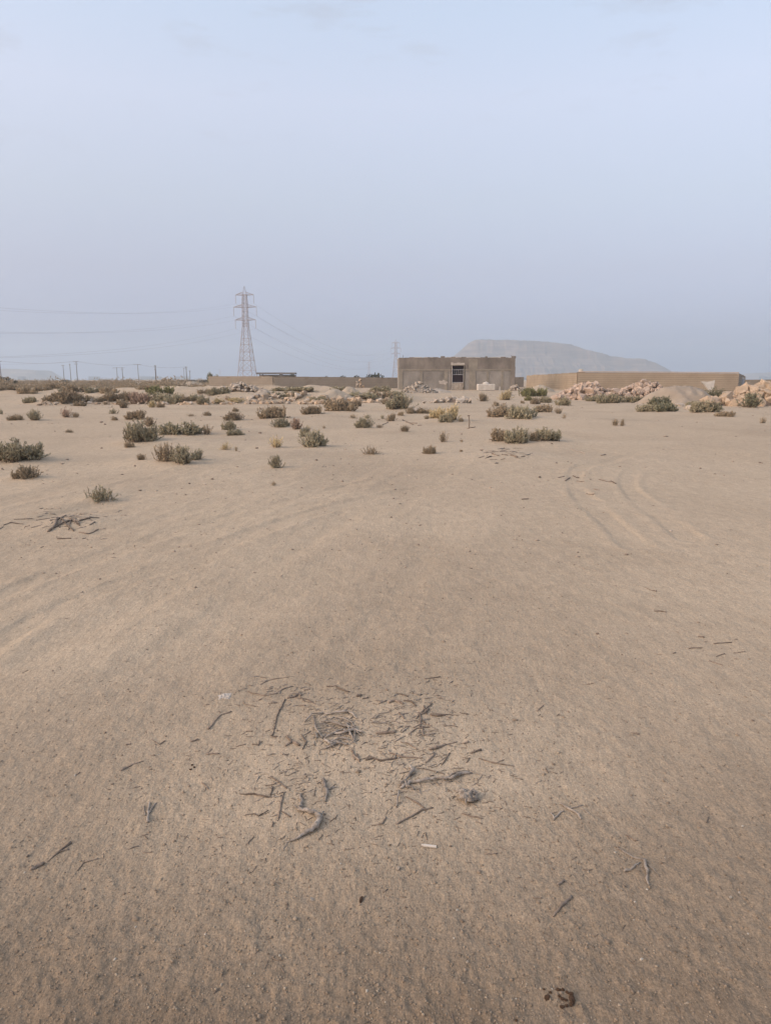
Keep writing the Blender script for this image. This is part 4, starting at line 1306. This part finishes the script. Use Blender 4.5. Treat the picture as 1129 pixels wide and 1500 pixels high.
# ------------------------------------------------------------------ foreground twigs
ZA = (280, 960, 4.342); ZB = (480, 960, 3.763); ZC = (0, 1050, 3.763); ZD = (780, 1100, 3.235); ZE = (729, 1350, 5.645); ZF = (760, 800, 3.06); ZG = (0, 720, 3.763); ZH = (560, 560, 3.763)
def twig(zone, lines, label, mat='twig', group=None, name='dry_twig', cat='twig', lift=0.55, bumpy=0.35, arch=0.0):
    """each line: list of (X,Y[,r]) in zoom pixels; one thing with one mesh, branches as children"""
    ox, oy, s = zone
    root = None
    thin = 0.84 if oy > 900 else 0.6          # bits lying farther out are mostly sunk in the sand
    for li, (ln, rad) in enumerate(lines):
        pts, rr = [], []
        n_ = len(ln)
        if not hasattr(rad, '__len__'):
            rad = [rad * (0.9 if k in (0, n_ - 1) else 1.15) for k in range(n_)]
        P = [at(ox + X / s, oy + Y / s) for X, Y in ln]
        # finer, slightly crooked path
        rng = random.Random(int(ln[0][0] * 13 + ln[0][1] * 7 + li))
        for k in range(n_ - 1):
            seg = 4
            for q in range(seg + (1 if k == n_ - 2 else 0)):
                t_ = q / seg
                p = P[k].lerp(P[k + 1], t_)
                d_ = math.hypot(p.y, CAM_H) / F / s
                r_ = thin * (rad[k] + (rad[k + 1] - rad[k]) * t_) * d_
                r_ *= 1 + rng.uniform(-bumpy, bumpy) * .6
                j = 0.5 * r_
                x_, y_ = p.x + rng.uniform(-j, j), p.y + rng.uniform(-j, j)
                u_ = (k + t_) / max(1, n_ - 1)
                z_ = gz(x_, y_) + r_ * lift + arch * math.sin(math.pi * u_) + rng.uniform(-.2, .5) * r_
                pts.append(Vector((x_, y_, z_))); rr.append(max(0.0008, r_))
        if root is None:
            org = pts[0].copy()
            mb = MB().tube([p - org for p in pts], rr, 7)
            root = mb.build(name, M[mat], loc=org, smooth=True)
            tag(root, label, cat, group)
        else:
            MB().tube([p - org for p in pts], rr, 6).build('branch', M[mat], root, smooth=True)
    return root

# the large pieces, each with a look of its own
twig(ZA, [([(695, 905), (705, 950), (688, 1000), (740, 1022), (800, 1030), (822, 1065), (790, 1110), (730, 1148), (665, 1185), (600, 1196)], [9, 11, 13, 15, 18, 22, 20, 15, 8, 3]),
          ([(690, 1000), (660, 985), (650, 970)], [8, 6, 3]), ([(810, 1035), (860, 1020)], [6, 2])],
     'thick S-shaped grey root curled on the sand', 'twig_grey', name='dead_root', cat='root', arch=0.006)
twig(ZA, [([(840, 800), (850, 850), (862, 895), (850, 938)], [11, 13, 12, 6]), ([(855, 875), (890, 857), (928, 845)], [8, 7, 4])],
     'short grey forked stick just above the S-shaped root', 'twig_grey')
twig(ZA, [([(310, 885), (400, 888), (480, 912), (502, 905), (518, 850)], 5), ([(505, 780), (560, 812), (610, 852)], 5), ([(470, 835), (540, 825)], 4), ([(560, 885), (605, 875)], 4)],
     'thin branched twig lying left of the S-shaped root')
twig(ZA, [([(590, 880), (575, 950), (555, 1042)], 5.5), ([(578, 1003), (632, 1036)], 5)], 'straight dark twig with a pale side stub left of the root')
twig(ZA, [([(597, 283), (570, 340), (545, 400), (530, 480), (513, 522)], [6, 5, 5, 4, 6]), ([(510, 525), (550, 518)], 6)], 'long thin upright twig below the topmost dark hooked twig')
twig(ZA, [([(610, 277), (660, 264), (690, 243), (702, 262)], 7), ([(640, 264), (740, 288), (792, 322)], 4), ([(680, 250), (720, 300), (760, 305)], 3)], 'dark hooked twig at the top of the litter patch')
twig(ZA, [([(110, 480), (150, 430), (190, 385), (255, 366)], [8, 5, 4, 6])], 'pale curved twig half sunk in sand left of the litter', 'twig')
twig(ZA, [([(595, 578), (640, 555), (692, 582)], 10), ([(602, 518), (640, 552)], 9), ([(700, 510), (732, 560), (708, 604)], 5)], 'dark stubby crossed twig left of the matted root bundle', 'twig')
twig(ZA, [([(780, 400), (788, 470), (830, 525)], 6), ([(850, 380), (930, 378), (1000, 371), (1055, 402)], 7), ([(828, 428), (890, 432), (950, 460), (1010, 470), (1060, 492)], 7),
          ([(895, 505), (970, 510), (1040, 490), (1092, 495)], 8), ([(848, 540), (890, 582), (920, 566), (1002, 575)], 8), ([(838, 606), (900, 586), (950, 545)], 5),
          ([(960, 480), (1000, 496), (1030, 545)], 6), ([(975, 500), (1040, 470), (1022, 428)], 5), ([(1032, 562), (1042, 500), (1080, 520)], 6), ([(850, 532), (920, 500), (980, 480)], 6),
          ([(720, 432), (770, 390), (842, 370)], 5), ([(880, 560), (940, 540), (1010, 545)], 6), ([(800, 540), (790, 505)], 9), ([(990, 440), (1010, 520)], 6), ([(930, 400), (980, 420), (1030, 430)], 5)],
     'matted bundle of grey dead roots in the middle of the litter', 'twig_grey', name='dead_root', cat='root', arch=0.006, lift=0.8)
twig(ZA, [([(1022, 608), (1040, 650), (1072, 682)], 8), ([(1055, 628), (1072, 680)], 6), ([(1025, 640), (1040, 670)], 6)], 'small frayed brown bit under the matted root bundle')
twig(ZB, [([(400, 742), (450, 716), (520, 710), (590, 696), (650, 696), (690, 690), (740, 662), (800, 655)], [9, 10, 9, 7, 7, 11, 9, 4]), ([(450, 620), (472, 652), (440, 682), (410, 732)], [8, 12, 8, 8]),
          ([(392, 752), (386, 800), (378, 842)], 5), ([(430, 735), (475, 748)], 7), ([(395, 725), (425, 715), (440, 740)], 8), ([(655, 695), (672, 680), (700, 668), (780, 650)], 5)],
     'long forked grey branch reaching towards the gnarled stump', 'twig_grey', name='dead_branch', cat='branch', arch=0.008)
twig(ZB, [([(430, 785), (480, 811), (532, 842)], 5), ([(375, 946), (440, 900), (520, 856), (580, 850)], [4, 7, 6, 3])], 'V-shaped twig below the long forked branch')
twig(ZC, [([(812, 588), (816, 545), (828, 480)], [9, 7, 5]), ([(816, 548), (842, 510), (864, 482)], 6), ([(802, 550), (795, 500)], 4)], 'short Y-shaped grey twig alone on the left sand', 'twig_grey')
twig(ZC, [([(172, 848), (210, 828), (250, 812)], [8, 12, 7]), ([(262, 802), (330, 750), (392, 703)], [3, 6, 8]), ([(330, 752), (385, 735)], [4, 3])], 'long brown stick with a thick dark end on coarse grit')
twig(ZD, [([(400, 465), (450, 496), (532, 525)], 5), ([(530, 522), (537, 580), (546, 642)], [7, 8, 5]), ([(430, 576), (462, 570), (505, 535)], [7, 6, 4]), ([(540, 545), (600, 600)], 3)],
     'large forked grey twig on the right sand', 'twig_grey')
twig(ZD, [([(95, 792), (135, 742), (186, 698)], [5, 8, 6])], 'straight dark stick on coarse grit before the large forked twig')
twig(ZD, [([(132, 252), (175, 282), (210, 306), (226, 328)], 6), ([(175, 280), (235, 263)], 3), ([(98, 335), (128, 298), (150, 290)], 5), ([(88, 300), (102, 330)], 4), ([(212, 262), (272, 306)], 3)],
     'small branching twig cluster right of the gnarled stump', 'twig_grey')
twig(ZD, [([(440, 398), (465, 412), (492, 432)], 4)], 'tiny reddish twig behind the large forked twig')
twig(ZC, [([(668, 302), (715, 272), (792, 248)], [6, 6, 3]), ([(715, 275), (735, 262)], 5)], 'slender tapered twig above the Y-shaped one')
twig(ZF, [([(603, 294), (630, 296), (660, 300)], 4)], 'short straight dark stick alone on smooth right sand')
twig(ZF, [([(555, 185), (590, 200), (614, 206)], [2, 3, 5])], 'tiny bent twig behind the short straight stick')
twig(ZH, [([(1040, 368), (1075, 380), (1120, 392)], 4)], 'pale straight stick lying by the wheel rut', 'rock_pale', name='pale_stick', cat='stick')

# the small litter: many alike
LIT_A = [([(440, 190), (500, 161), (560, 152), (622, 143)], 3), ([(360, 235), (400, 250), (470, 258), (540, 245), (590, 215), (642, 200)], 4), ([(475, 228), (516, 210)], 4), ([(720, 222), (756, 215)], 6),
         ([(430, 284), (444, 282)], 6), ([(350, 488), (392, 490)], 5), ([(285, 582), (346, 570)], 4), ([(390, 572), (430, 575), (436, 550)], 5), ([(95, 637), (182, 635)], 5), ([(105, 636), (132, 604)], 3),
         ([(0, 556), (46, 540)], 6), ([(68, 815), (112, 860)], 5), ([(515, 1102), (522, 1072)], 7), ([(345, 1020), (400, 1015), (430, 1032), (492, 990)], 4), ([(860, 200), (920, 200), (960, 220), (1002, 242)], 5),
         ([(1050, 268), (1082, 262)], 11), ([(1092, 284), (1128, 274)], 7), ([(330, 315), (410, 325)], 3), ([(490, 310), (550, 306)], 3), ([(690, 330), (730, 325)], 5), ([(350, 1220), (400, 1160)], 4),
         ([(780, 900), (792, 850)], 3), ([(440, 145), (480, 150)], 3), ([(580, 640), (620, 632)], 4)]
LIT_B = [([(530, 135), (580, 130), (622, 125)], 4), ([(282, 270), (322, 255)], 6), ([(335, 266), (370, 255), (412, 276)], 8), ([(380, 210), (442, 230)], 4), ([(420, 255), (460, 260), (487, 287)], 5),
         ([(395, 318), (422, 352)], 6), ([(485, 350), (530, 310), (572, 272)], 5), ([(505, 402), (515, 350), (500, 318)], 5), ([(563, 335), (600, 342), (652, 335)], 7), ([(448, 442), (490, 405), (562, 400)], 4),
         ([(520, 400), (525, 450), (592, 435)], 4), ([(590, 328), (660, 330), (722, 332)], 3), ([(640, 395), (680, 390), (716, 395)], 3), ([(528, 288), (546, 332)], 5), ([(265, 432), (310, 441), (372, 435)], 8),
         ([(325, 418), (340, 402)], 5), ([(400, 485), (440, 490), (497, 522)], 3.5), ([(555, 521), (600, 515), (650, 500), (712, 484)], [8, 10, 4, 3]), ([(210, 585), (250, 575), (290, 590), (382, 575)], 6),
         ([(340, 540), (400, 560), (450, 570), (522, 572)], 5), ([(540, 597), (592, 550)], 6), ([(628, 608), (672, 545)], 5), ([(750, 492), (777, 480)], 6), ([(790, 542), (842, 525)], 7), ([(782, 570), (764, 592)], 4),
         ([(830, 575), (920, 600), (1002, 610)], 4), ([(920, 600), (972, 580)], 3), ([(490, 625), (560, 635), (642, 662)], 3), ([(740, 880), (800, 895), (852, 906)], 4.5), ([(240, 942), (300, 936), (322, 900)], 4),
         ([(538, 985), (546, 1022)], 3), ([(870, 1105), (935, 1102)], 4), ([(735, 320), (775, 330)], 4), ([(500, 330), (540, 325), (555, 300)], 6), ([(470, 400), (520, 375), (575, 395)], 4), ([(510, 350), (540, 380)], 5)]
LIT_C = [([(1050, 140), (1096, 130)], 5), ([(880, 156), (912, 134)], 4), ([(838, 125), (880, 152)], 3), ([(468, 806), (542, 789)], 5), ([(430, 852), (470, 800)], 4), ([(705, 735), (766, 715)], 4),
         ([(790, 750), (842, 748)], 3.5), ([(695, 155), (722, 150)], 5), ([(408, 326), (442, 310)], 4), ([(150, 780), (165, 770)], 5)]
LIT_D = [([(0, 706), (42, 705)], 4), ([(113, 642), (147, 620)], 6), ([(820, 345), (830, 320)], 4), ([(60, 90), (72, 110)], 3)]
LIT_F = [([(760, 462), (820, 460)], 4), ([(800, 408), (828, 412)], 6), ([(870, 440), (950, 434)], 4), ([(880, 500), (920, 485)], 4), ([(850, 518), (912, 536)], 4), ([(960, 482), (1012, 476)], 3), ([(500, 838), (540, 845)], 5),
         ([(80, 740), (108, 720)], 4), ([(318, 618), (332, 620)], 3), ([(690, 486), (700, 482)], 5)]
for zn, L, lab, grp in ((ZA, LIT_A, 'little dry twig scrap on the smooth sand left of the forked branch', 'twig scraps left of the forked branch'),
                        (ZB, LIT_B, 'little dry twig scrap on the smooth sand around the forked branch', 'twig scraps around the forked branch'),
                        (ZC, LIT_C, 'little dry twig scrap on the grit around the Y-shaped twig', 'twig scraps around the Y-shaped twig'),
                        (ZD, LIT_D, 'little dry twig scrap on the grit around the large forked twig', 'twig scraps around the large forked twig'),
                        (ZF, LIT_F, 'little dry twig scrap near the short straight stick', 'twig scraps near the short straight stick')):
    for ln in L: twig(zn, [ln], lab, 'twig', grp)

# litter farther out: dead roots on the left hummock and two scatters in mid distance
twig(ZG, [([(265, 225), (300, 200), (330, 150), (365, 132)], [8, 11, 8, 5]), ([(300, 205), (350, 180), (400, 165), (440, 190)], 7), ([(380, 150), (420, 170), (440, 185)], 6), ([(330, 150), (370, 190), (410, 222)], 6),
          ([(440, 165), (500, 150), (550, 147)], [7, 5, 3]), ([(350, 135), (330, 200)], 5), ([(395, 160), (380, 215)], 5)], 'tangle of dead brown roots on a low hummock', 'twig', name='dead_root', cat='root', lift=0.5, arch=0.006)
LIT_G = [([(320, 265), (395, 262)], 6), ([(440, 230), (490, 240), (545, 212)], 5), ([(80, 158), (180, 155)], 4), ([(20, 190), (60, 175), (130, 180)], 4), ([(0, 210), (20, 200)], 4), ([(455, 262), (475, 258)], 5), ([(200, 160), (275, 150)], 4),
         ([(495, 190), (525, 175)], 6), ([(140, 195), (165, 190)], 4), ([(225, 310), (242, 305)], 4), ([(152, 296), (166, 298)], 3)]
for ln in LIT_G: twig(ZG, [ln], 'dead root scrap strewn around the tangle of brown roots', 'twig', 'root scraps around the brown tangle')
LIT_H = [([(565, 420), (600, 410)], 5), ([(600, 395), (640, 408)], 6), ([(655, 400), (690, 404)], 5), ([(705, 405), (745, 415)], 8), ([(760, 415), (785, 410)], 4), ([(530, 420), (560, 408)], 3), ([(590, 430), (630, 428)], 3), ([(650, 432), (675, 425)], 3),
         ([(965, 530), (1000, 522)], 4), ([(1005, 545), (1030, 530)], 6), ([(1050, 520), (1080, 530)], 5), ([(1070, 545), (1110, 552)], 5), ([(765, 648), (805, 645)], 5)]
for ln in LIT_H: twig(ZH, [ln], 'dead stem scrap below the long row of shrubs', 'twig', 'dead stems below the long shrub row')
LIT_I = [([(110, 615), (150, 622)], 5), ([(180, 538), (240, 552)], 4), ([(245, 548), (272, 560)], 6), ([(150, 590), (182, 598)], 4), ([(190, 405), (218, 400)], 5), ([(1060, 445), (1080, 447)], 6)]
for ln in LIT_I: twig((829, 560, 3.763), [ln], 'dead stem scrap lying by the curved wheel ruts', 'twig', 'dead stems by the curved wheel ruts')
LIT_J = [([(0, 235), (30, 222)], 4), ([(110, 210), (170, 235)], 5), ([(195, 240), (215, 238)], 4), ([(130, 222), (190, 228)], 4), ([(10, 200), (40, 205)], 3)]
for ln in LIT_J: twig(ZH, [ln], 'dead twig in the line beside the rounded shrub', 'twig', 'line of dead twigs beside the rounded shrub')

# thin upright stick with its litter
c = at(686.5, 627); kk = c.y / F
root = MB().tube([(0, 0, -0.05), (0.01, 0, 9 * kk), (-0.01, 0, 18 * kk)], [0.018, 0.015, 0.014], 6).build('upright_stick', M['twig'], loc=c)
MB().tube([(-0.05, 0, 17.5 * kk), (0.02, 0, 18.2 * kk)], 0.014, 6).build('side_stub', M['twig'], root)
tag(root, 'thin stick standing upright in the sand behind the thin tuft', 'stick')
twig((560, 540, 7.53), [([(950, 652), (1000, 655), (1022, 645)], 7), ([(920, 660), (960, 664)], 5)], 'dark litter at the foot of the upright stick')

# gnarled stump: a knot of short thick roots
def stump():
    cx, cy = 480 + 772 / 3.763, 960 + 790 / 3.763
    c = at(cx, cy)
    d_ = math.hypot(c.y, CAM_H) / F
    root = empty('gnarled_stump', c)
    rng = random.Random(8)
    bm = bmesh.new()
    bmesh.ops.create_icosphere(bm, subdivisions=4, radius=1.0)
    for v in bm.verts:
        p = v.co
        nz = float(fbm(np.array([p.x * 1.7 + 4]), np.array([p.y * 1.7 + p.z * 2.1]), 9, 4)[0])
        rdg = 0.10 * math.sin(9 * math.atan2(p.y, p.x) + 2.2 * p.z + 4 * nz)
        k = 1 + 0.55 * nz + rdg
        v.co = Vector((p.x * 13 * d_ * k, p.y * 10 * d_ * k, (p.z * 7 + 5) * d_ * k))
    me = bpy.data.meshes.new('burl'); bm.to_mesh(me); bm.free()
    me.polygons.foreach_set('use_smooth', np.ones(len(me.polygons), bool))
    link('burl', me, root, mat=M['twig_grey'])
    for k in range(9):
        a = rng.uniform(0, 6.28); ln = rng.uniform(9, 17) * d_
        z0_ = rng.uniform(4, 12) * d_
        p1 = Vector((math.cos(a) * 7 * d_, math.sin(a) * 6 * d_, z0_))
        p2 = Vector((math.cos(a + .3) * ln, math.sin(a + .3) * ln * .8, z0_ * rng.uniform(.2, 1.3)))
        p3 = p2 + Vector((math.cos(a + .8) * 5 * d_, math.sin(a + .8) * 5 * d_, -3 * d_))
        MB().tube([p1, (p1 + p2) / 2 + Vector((0, 0, 2 * d_)), p2, p3], [3.2 * d_, 2.8 * d_, 2 * d_, .8 * d_], 7).build('root', M['twig_grey'], root, smooth=True)
    tag(root, 'gnarled grey stump knot at the tip of the forked branch', 'stump')
stump()

# cigarette end
c0 = at(480 + 518 / 3.763, 960 + 1057 / 3.763); c1 = at(480 + 598 / 3.763, 960 + 1066 / 3.763)
ax = (c1 - c0); ln = ax.length
rt = 0.0042
root = empty('cigarette_end', c0 + Vector((0, 0, rt * 0.9)), math.atan2(ax.y, ax.x))
MB().tube([(0.004, 0, 0), (ln * .45, 0, 0), (ln, 0, 0)], [rt, rt * 1.02, rt], 16).build('filter', M['white'], root, smooth=False)
MB().tube([(-0.002, 0, 0), (0.0038, 0, 0)], [rt * .8, rt * .95], 12).build('burnt_tip', M['plaster'], root)
tag(root, 'white cigarette end lying on coarse sand', 'cigarette end')

# white film scrap half buried
c = at(332, 1021)
bm = bmesh.new()
nn = 22
vv = [[None] * nn for _ in range(nn)]
for i in range(nn):
    for j in range(nn):
        u, v = (i / (nn - 1) - .5) * 2, (j / (nn - 1) - .5) * 2
        x_, y_ = c.x + u * 0.040, c.y + v * 0.032
        e_ = 1.0 - (u * u + v * v) ** 1.2
        z_ = gz(x_, y_) - 0.002 + 0.006 * e_ + 0.016 * float(fbm(np.array([u * 3.1]), np.array([v * 3.1]), 44, 3)[0]) * 0.6
        vv[i][j] = bm.verts.new((x_ - c.x, y_ - c.y, z_ - c.z))
for i in range(nn - 1):
    for j in range(nn - 1): bm.faces.new((vv[i][j], vv[i + 1][j], vv[i + 1][j + 1], vv[i][j + 1]))
me = bpy.data.meshes.new('film_scrap'); bm.to_mesh(me); bm.free()
o = link('film_scrap', me, mat=M['plaster'], loc=c)
tag(o, 'crumpled whitish scrap half buried at the upper left of the litter', 'scrap')

# dung crumbs and seeds
def crumb(zone, X, Y, r, label, group, sx=1.0, rot=0.0, name='dung_crumb', mat='dung', cat='crumb'):
    ox, oy, s = zone
    c = at(ox + X / s, oy + Y / s); d_ = math.hypot(c.y, CAM_H) / F / s
    o = bpy.data.objects.new(name, CRUMB[int(X) % 3]); COL.objects.link(o)
    o.location = c + Vector((0, 0, r * d_ * .35)); o.rotation_euler = (0, 0, rot)
    o.scale = (r * d_ * sx, r * d_, r * d_ * .8)
    o.material_slots[0].link = 'OBJECT'; o.material_slots[0].material = M[mat]
    tag(o, label, cat, group)
CRUMB = []
for s in range(3):
    bm = bmesh.new(); bmesh.ops.create_icosphere(bm, subdivisions=2, radius=1.0)
    for v in bm.verts:
        v.co *= 1 + 0.7 * float(fbm(np.array([v.co.x * 1.5 + s * 5]), np.array([v.co.y * 1.5 + v.co.z * 1.7]), 70 + s, 3)[0])
    me = bpy.data.meshes.new('crumb'); bm.to_mesh(me); bm.free(); me.materials.append(M['dung']); CRUMB.append(me)
for X, Y, r, sx, rot in ((405, 650, 20, 1.2, .6), (432, 600, 10, 1, 0), (378, 578, 8, 1, 0), (500, 578, 13, 1.3, -.3), (535, 585, 14, 1.2, -.5), (570, 612, 11, 1.3, -.6), (603, 628, 17, 1.1, .9), (612, 672, 22, 1.5, 1.45), (605, 705, 15, 1, 0),
                         (505, 640, 10, 1.2, -.5), (530, 660, 13, 1.2, -.2), (560, 668, 10, 1.4, 0), (530, 722, 13, 1.4, 0), (568, 712, 12, 1.3, .8), (150, 835, 10, 1, 0)):
    crumb(ZE, X, Y, r, 'dark brown dung crumb on the coarse grit', 'cluster of dark dung crumbs', sx, rot)
crumb((380, 1200, 2.8225), 420, 340, 7, 'single dark brown seed pod on the grit', None, 2.4, 1.35, 'seed_pod', 'dung', 'seed')
for X, Y in ((1052, 298), (1060, 275), (1072, 286)):
    crumb(ZC, X, Y, 6, 'small dark pellet left of the litter patch', 'three dark pellets', 1.3, .5, 'dung_pellet')
for X, Y, Z_ in ((480, 42, ZF), (350, 397, ZF), (1045, 787, ZF), (745, 465, (0, 560, 3.763)), (362, 366, (280, 560, 3.763)), (562, 366, (0, 560, 3.763)), (380, 282, (280, 560, 3.763)), (560, 222, (0, 560, 3.763)), (580, 234, (0, 560, 3.763)),
                  (372, 428, (0, 560, 3.763)), (1045, 560, (0, 560, 3.763)), (773, 600, (0, 560, 3.763)), (690, 432, (280, 560, 3.763)), (117, 537, (280, 560, 3.763)), (545, 378, ZH), (434, 325, ZH), (434, 380, ZH)):
    crumb(Z_, X, Y, 6, 'lone dark clod on the open sand', 'dark clods on the open sand', 1.4, .2, 'dark_clod', 'twig')

# ------------------------------------------------------------------ loose pebbles and grit: nobody could count them
def pebbles():
    rng = np.random.default_rng(12)
    N = 78000
    r_ = 1.0 + 7.5 * rng.random(N) ** 1.5
    th = np.radians(rng.uniform(-40, 40, N))
    x = r_ * np.sin(th); y = r_ * np.cos(th)
    g = grit_shade_mask(x, y)
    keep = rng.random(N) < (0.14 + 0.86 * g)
    x, y, r_, g = x[keep], y[keep], r_[keep], g[keep]
    n_ = len(x)
    size = np.exp(rng.normal(math.log(0.0016), 0.42, n_)) * (0.85 + 0.06 * r_)
    size = np.minimum(size, 0.0085)
    z = height(x, y) + size * 0.25
    cube = np.array([(-1, -1, -1), (1, -1, -1), (1, 1, -1), (-1, 1, -1), (-1, -1, 1), (1, -1, 1), (1, 1, 1), (-1, 1, 1)], float)
    sc_ = np.stack([size * rng.uniform(.8, 1.5, n_), size * rng.uniform(.7, 1.1, n_), size * rng.uniform(.5, .9, n_)], 1)
    V = cube[None] * (1 + rng.uniform(-.38, .22, (n_, 8, 3))) * np.where(cube[None, :, 2:3] > 0, .72, 1.0) * sc_[:, None]
    a = rng.uniform(0, 2 * np.pi, n_)
    ca, sa = np.cos(a)[:, None], np.sin(a)[:, None]
    X = V[..., 0] * ca - V[..., 1] * sa; Y = V[..., 0] * sa + V[..., 1] * ca
    V = np.stack([X + x[:, None], Y + y[:, None], V[..., 2] + z[:, None]], -1)
    fq = np.array([(0, 3, 2, 1), (4, 5, 6, 7), (0, 1, 5, 4), (1, 2, 6, 5), (2, 3, 7, 6), (3, 0, 4, 7)])
    Fq = (fq[None] + (np.arange(n_) * 8)[:, None, None]).reshape(-1, 4)
    me = mesh_np('loose_grit', V.reshape(-1, 3), Fq, smooth=True)
    pal = np.array([(0.26, 0.196, 0.136), (0.212, 0.158, 0.108), (0.32, 0.252, 0.18), (0.15, 0.11, 0.075), (0.44, 0.385, 0.31)])
    ci = rng.choice(5, n_, p=[.42, .34, .19, .035, .015])
    col = pal[ci] * rng.uniform(.85, 1.15, (n_, 1))
    col = np.concatenate([np.repeat(col, 8, 0), np.ones((n_ * 8, 1))], 1)
    at_ = me.attributes.new('tint', 'FLOAT_COLOR', 'POINT')
    at_.data.foreach_set('color', col.astype(np.float32).ravel())
    o = link('loose_grit', me, mat=M['pebble'])
    tag(o, 'loose grit and tiny pebbles strewn over the near sand', 'grit', kind='stuff')
pebbles()

def clods():
    rng = np.random.default_rng(33)
    N = 5200
    r_ = np.exp(rng.uniform(math.log(4.5), math.log(62), N))
    th = np.radians(rng.uniform(-40, 40, N))
    x = r_ * np.sin(th); y = r_ * np.cos(th)
    keep = rng.random(N) < np.clip(0.35 + 1.3 * fbm(x * 0.18, y * 0.30, 66, 3), 0.03, 1)
    x, y, r_ = x[keep], y[keep], r_[keep]; n_ = len(x)
    size = np.exp(rng.normal(math.log(0.006), 0.5, n_)) * (0.55 + r_ / 14.0)
    size = np.minimum(size, 0.035)
    z = height(x, y) + size * 0.15
    oct_ = np.array([(1, 0, 0), (-1, 0, 0), (0, 1, 0), (0, -1, 0), (0, 0, 1), (0, 0, -1), ], float)
    sc_ = np.stack([size * rng.uniform(.9, 2.2, n_), size * rng.uniform(.7, 1.1, n_), size * rng.uniform(.4, .8, n_)], 1)
    V = oct_[None] * (1 + rng.uniform(-.35, .3, (n_, 6, 1))) * sc_[:, None]
    V = V + rng.uniform(-.2, .2, (n_, 6, 3)) * size[:, None, None]
    a = rng.uniform(0, 2 * np.pi, n_); ca, sa = np.cos(a)[:, None], np.sin(a)[:, None]
    X = V[..., 0] * ca - V[..., 1] * sa; Y = V[..., 0] * sa + V[..., 1] * ca
    V = np.stack([X + x[:, None], Y + y[:, None], V[..., 2] + z[:, None]], -1)
    fq = np.array([(0, 2, 4), (2, 1, 4), (1, 3, 4), (3, 0, 4), (2, 0, 5), (1, 2, 5), (3, 1, 5), (0, 3, 5)])
    Fq = (fq[None] + (np.arange(n_) * 6)[:, None, None]).reshape(-1, 3)
    me = mesh_np('scattered_clods', V.reshape(-1, 3), Fq)
    pal = np.array([(0.34, 0.27, 0.205), (0.22, 0.168, 0.125), (0.13, 0.097, 0.07), (0.48, 0.40, 0.32)])
    ci = rng.choice(4, n_, p=[.38, .34, .2, .08])
    col = np.concatenate([np.repeat(pal[ci], 6, 0), np.ones((n_ * 6, 1))], 1)
    me.attributes.new('tint', 'FLOAT_COLOR', 'POINT').data.foreach_set('color', col.astype(np.float32).ravel())
    tag(link('scattered_clods', me, mat=M['pebble']), 'small clods and crumbs strewn over the open sand', 'clods', kind='stuff')
clods()

def strew(name, mat, pieces, label, sides):
    """pieces: list of (list of (x, y, lift), list of radii); all laid on the ground in one go"""
    xy = np.array([(x, y) for pts, _ in pieces for x, y, _ in pts])
    z = height(xy[:, 0], xy[:, 1])
    mb = MB(); i = 0
    for pts, rad in pieces:
        mb.tube([(x, y, float(z[i + k]) + up) for k, (x, y, up) in enumerate(pts)], rad, sides)
        i += len(pts)
    tag(mb.build(name, mat, smooth=True), label, 'litter', kind='stuff')

def fine_litter():
    rng = random.Random(99)
    out = []
    for k in range(1100):
        if rng.random() < .7:
            x = rng.gauss(-0.02, 0.34); y = rng.gauss(2.42, 0.33)
        else:
            r_ = rng.uniform(1.3, 4.5); a = rng.uniform(-.6, .6); x, y = r_ * math.sin(a), r_ * math.cos(a)
        if math.hypot(x, y) < 1.2: continue
        ln = rng.uniform(.004, .030); a = rng.uniform(0, 6.28); r0 = rng.uniform(.0006, .0015)
        P = [(x + math.cos(a) * ln * t_ + rng.uniform(-.002, .002), y + math.sin(a) * ln * t_ + rng.uniform(-.002, .002), r0 * .7) for t_ in (-.5, 0, .5)]
        out.append((P, [r0, r0 * 1.1, r0 * .6]))
    strew('fine_twig_litter', M['twig'], out, 'fine twig crumbs strewn through the litter patch', 4)
fine_litter()

def flaky_litter():
    rng = random.Random(17)
    out = []
    for cx, cy, sx, sy, nn_ in ((492, 1070, 24, 16, 150), (612, 1050, 34, 22, 130), (600, 1110, 40, 16, 70), (430, 1160, 34, 26, 60), (640, 1140, 45, 14, 50), (445, 1020, 40, 14, 50), (105, 768, 30, 10, 70), (735, 668, 22, 4, 30)):
        for k in range(nn_):
            px_, py_ = flat(cx + rng.gauss(0, sx), cy + rng.gauss(0, sy))
            d_ = math.hypot(py_, CAM_H) / 2.4
            ln = rng.uniform(.010, .040) * d_; r0 = rng.uniform(.0007, .0019) * d_; a = rng.gauss(0.2, 0.7)
            P = [(px_ + math.cos(a) * ln * t_ + rng.uniform(-.003, .003) * d_, py_ + math.sin(a) * ln * t_ + rng.uniform(-.003, .003) * d_, r0 * rng.uniform(-.3, 1.6)) for t_ in (-.5, -.15, .2, .5)]
            out.append((P, [r0 * .7, r0 * 1.2, r0, r0 * .5]))
    strew('flaky_wood_litter', M['twig_grey'], out, 'flaky grey wood crumbs half buried between the dead roots', 5)
flaky_litter()

# ------------------------------------------------------------------ dusty air
hz, hn, hl, hb = new_mat('dusty_air')
hn.remove(hb)
pv = hn.new('ShaderNodeVolumePrincipled')
pv.inputs['Color'].default_value = (0.68, 0.80, 0.90, 1)
pv.inputs['Density'].default_value = 0.00036
pv.inputs['Anisotropy'].default_value = 0.25
hl.new(pv.outputs[0], hn['Material Output'].inputs['Volume'])
o = MB().box(-4700, 4700, -4700, 4700, -60, 185).build('haze', hz)
tag(o, kind='stuff')
o['label'] = 'pale dusty haze lying over the whole plain'
o['category'] = 'haze'
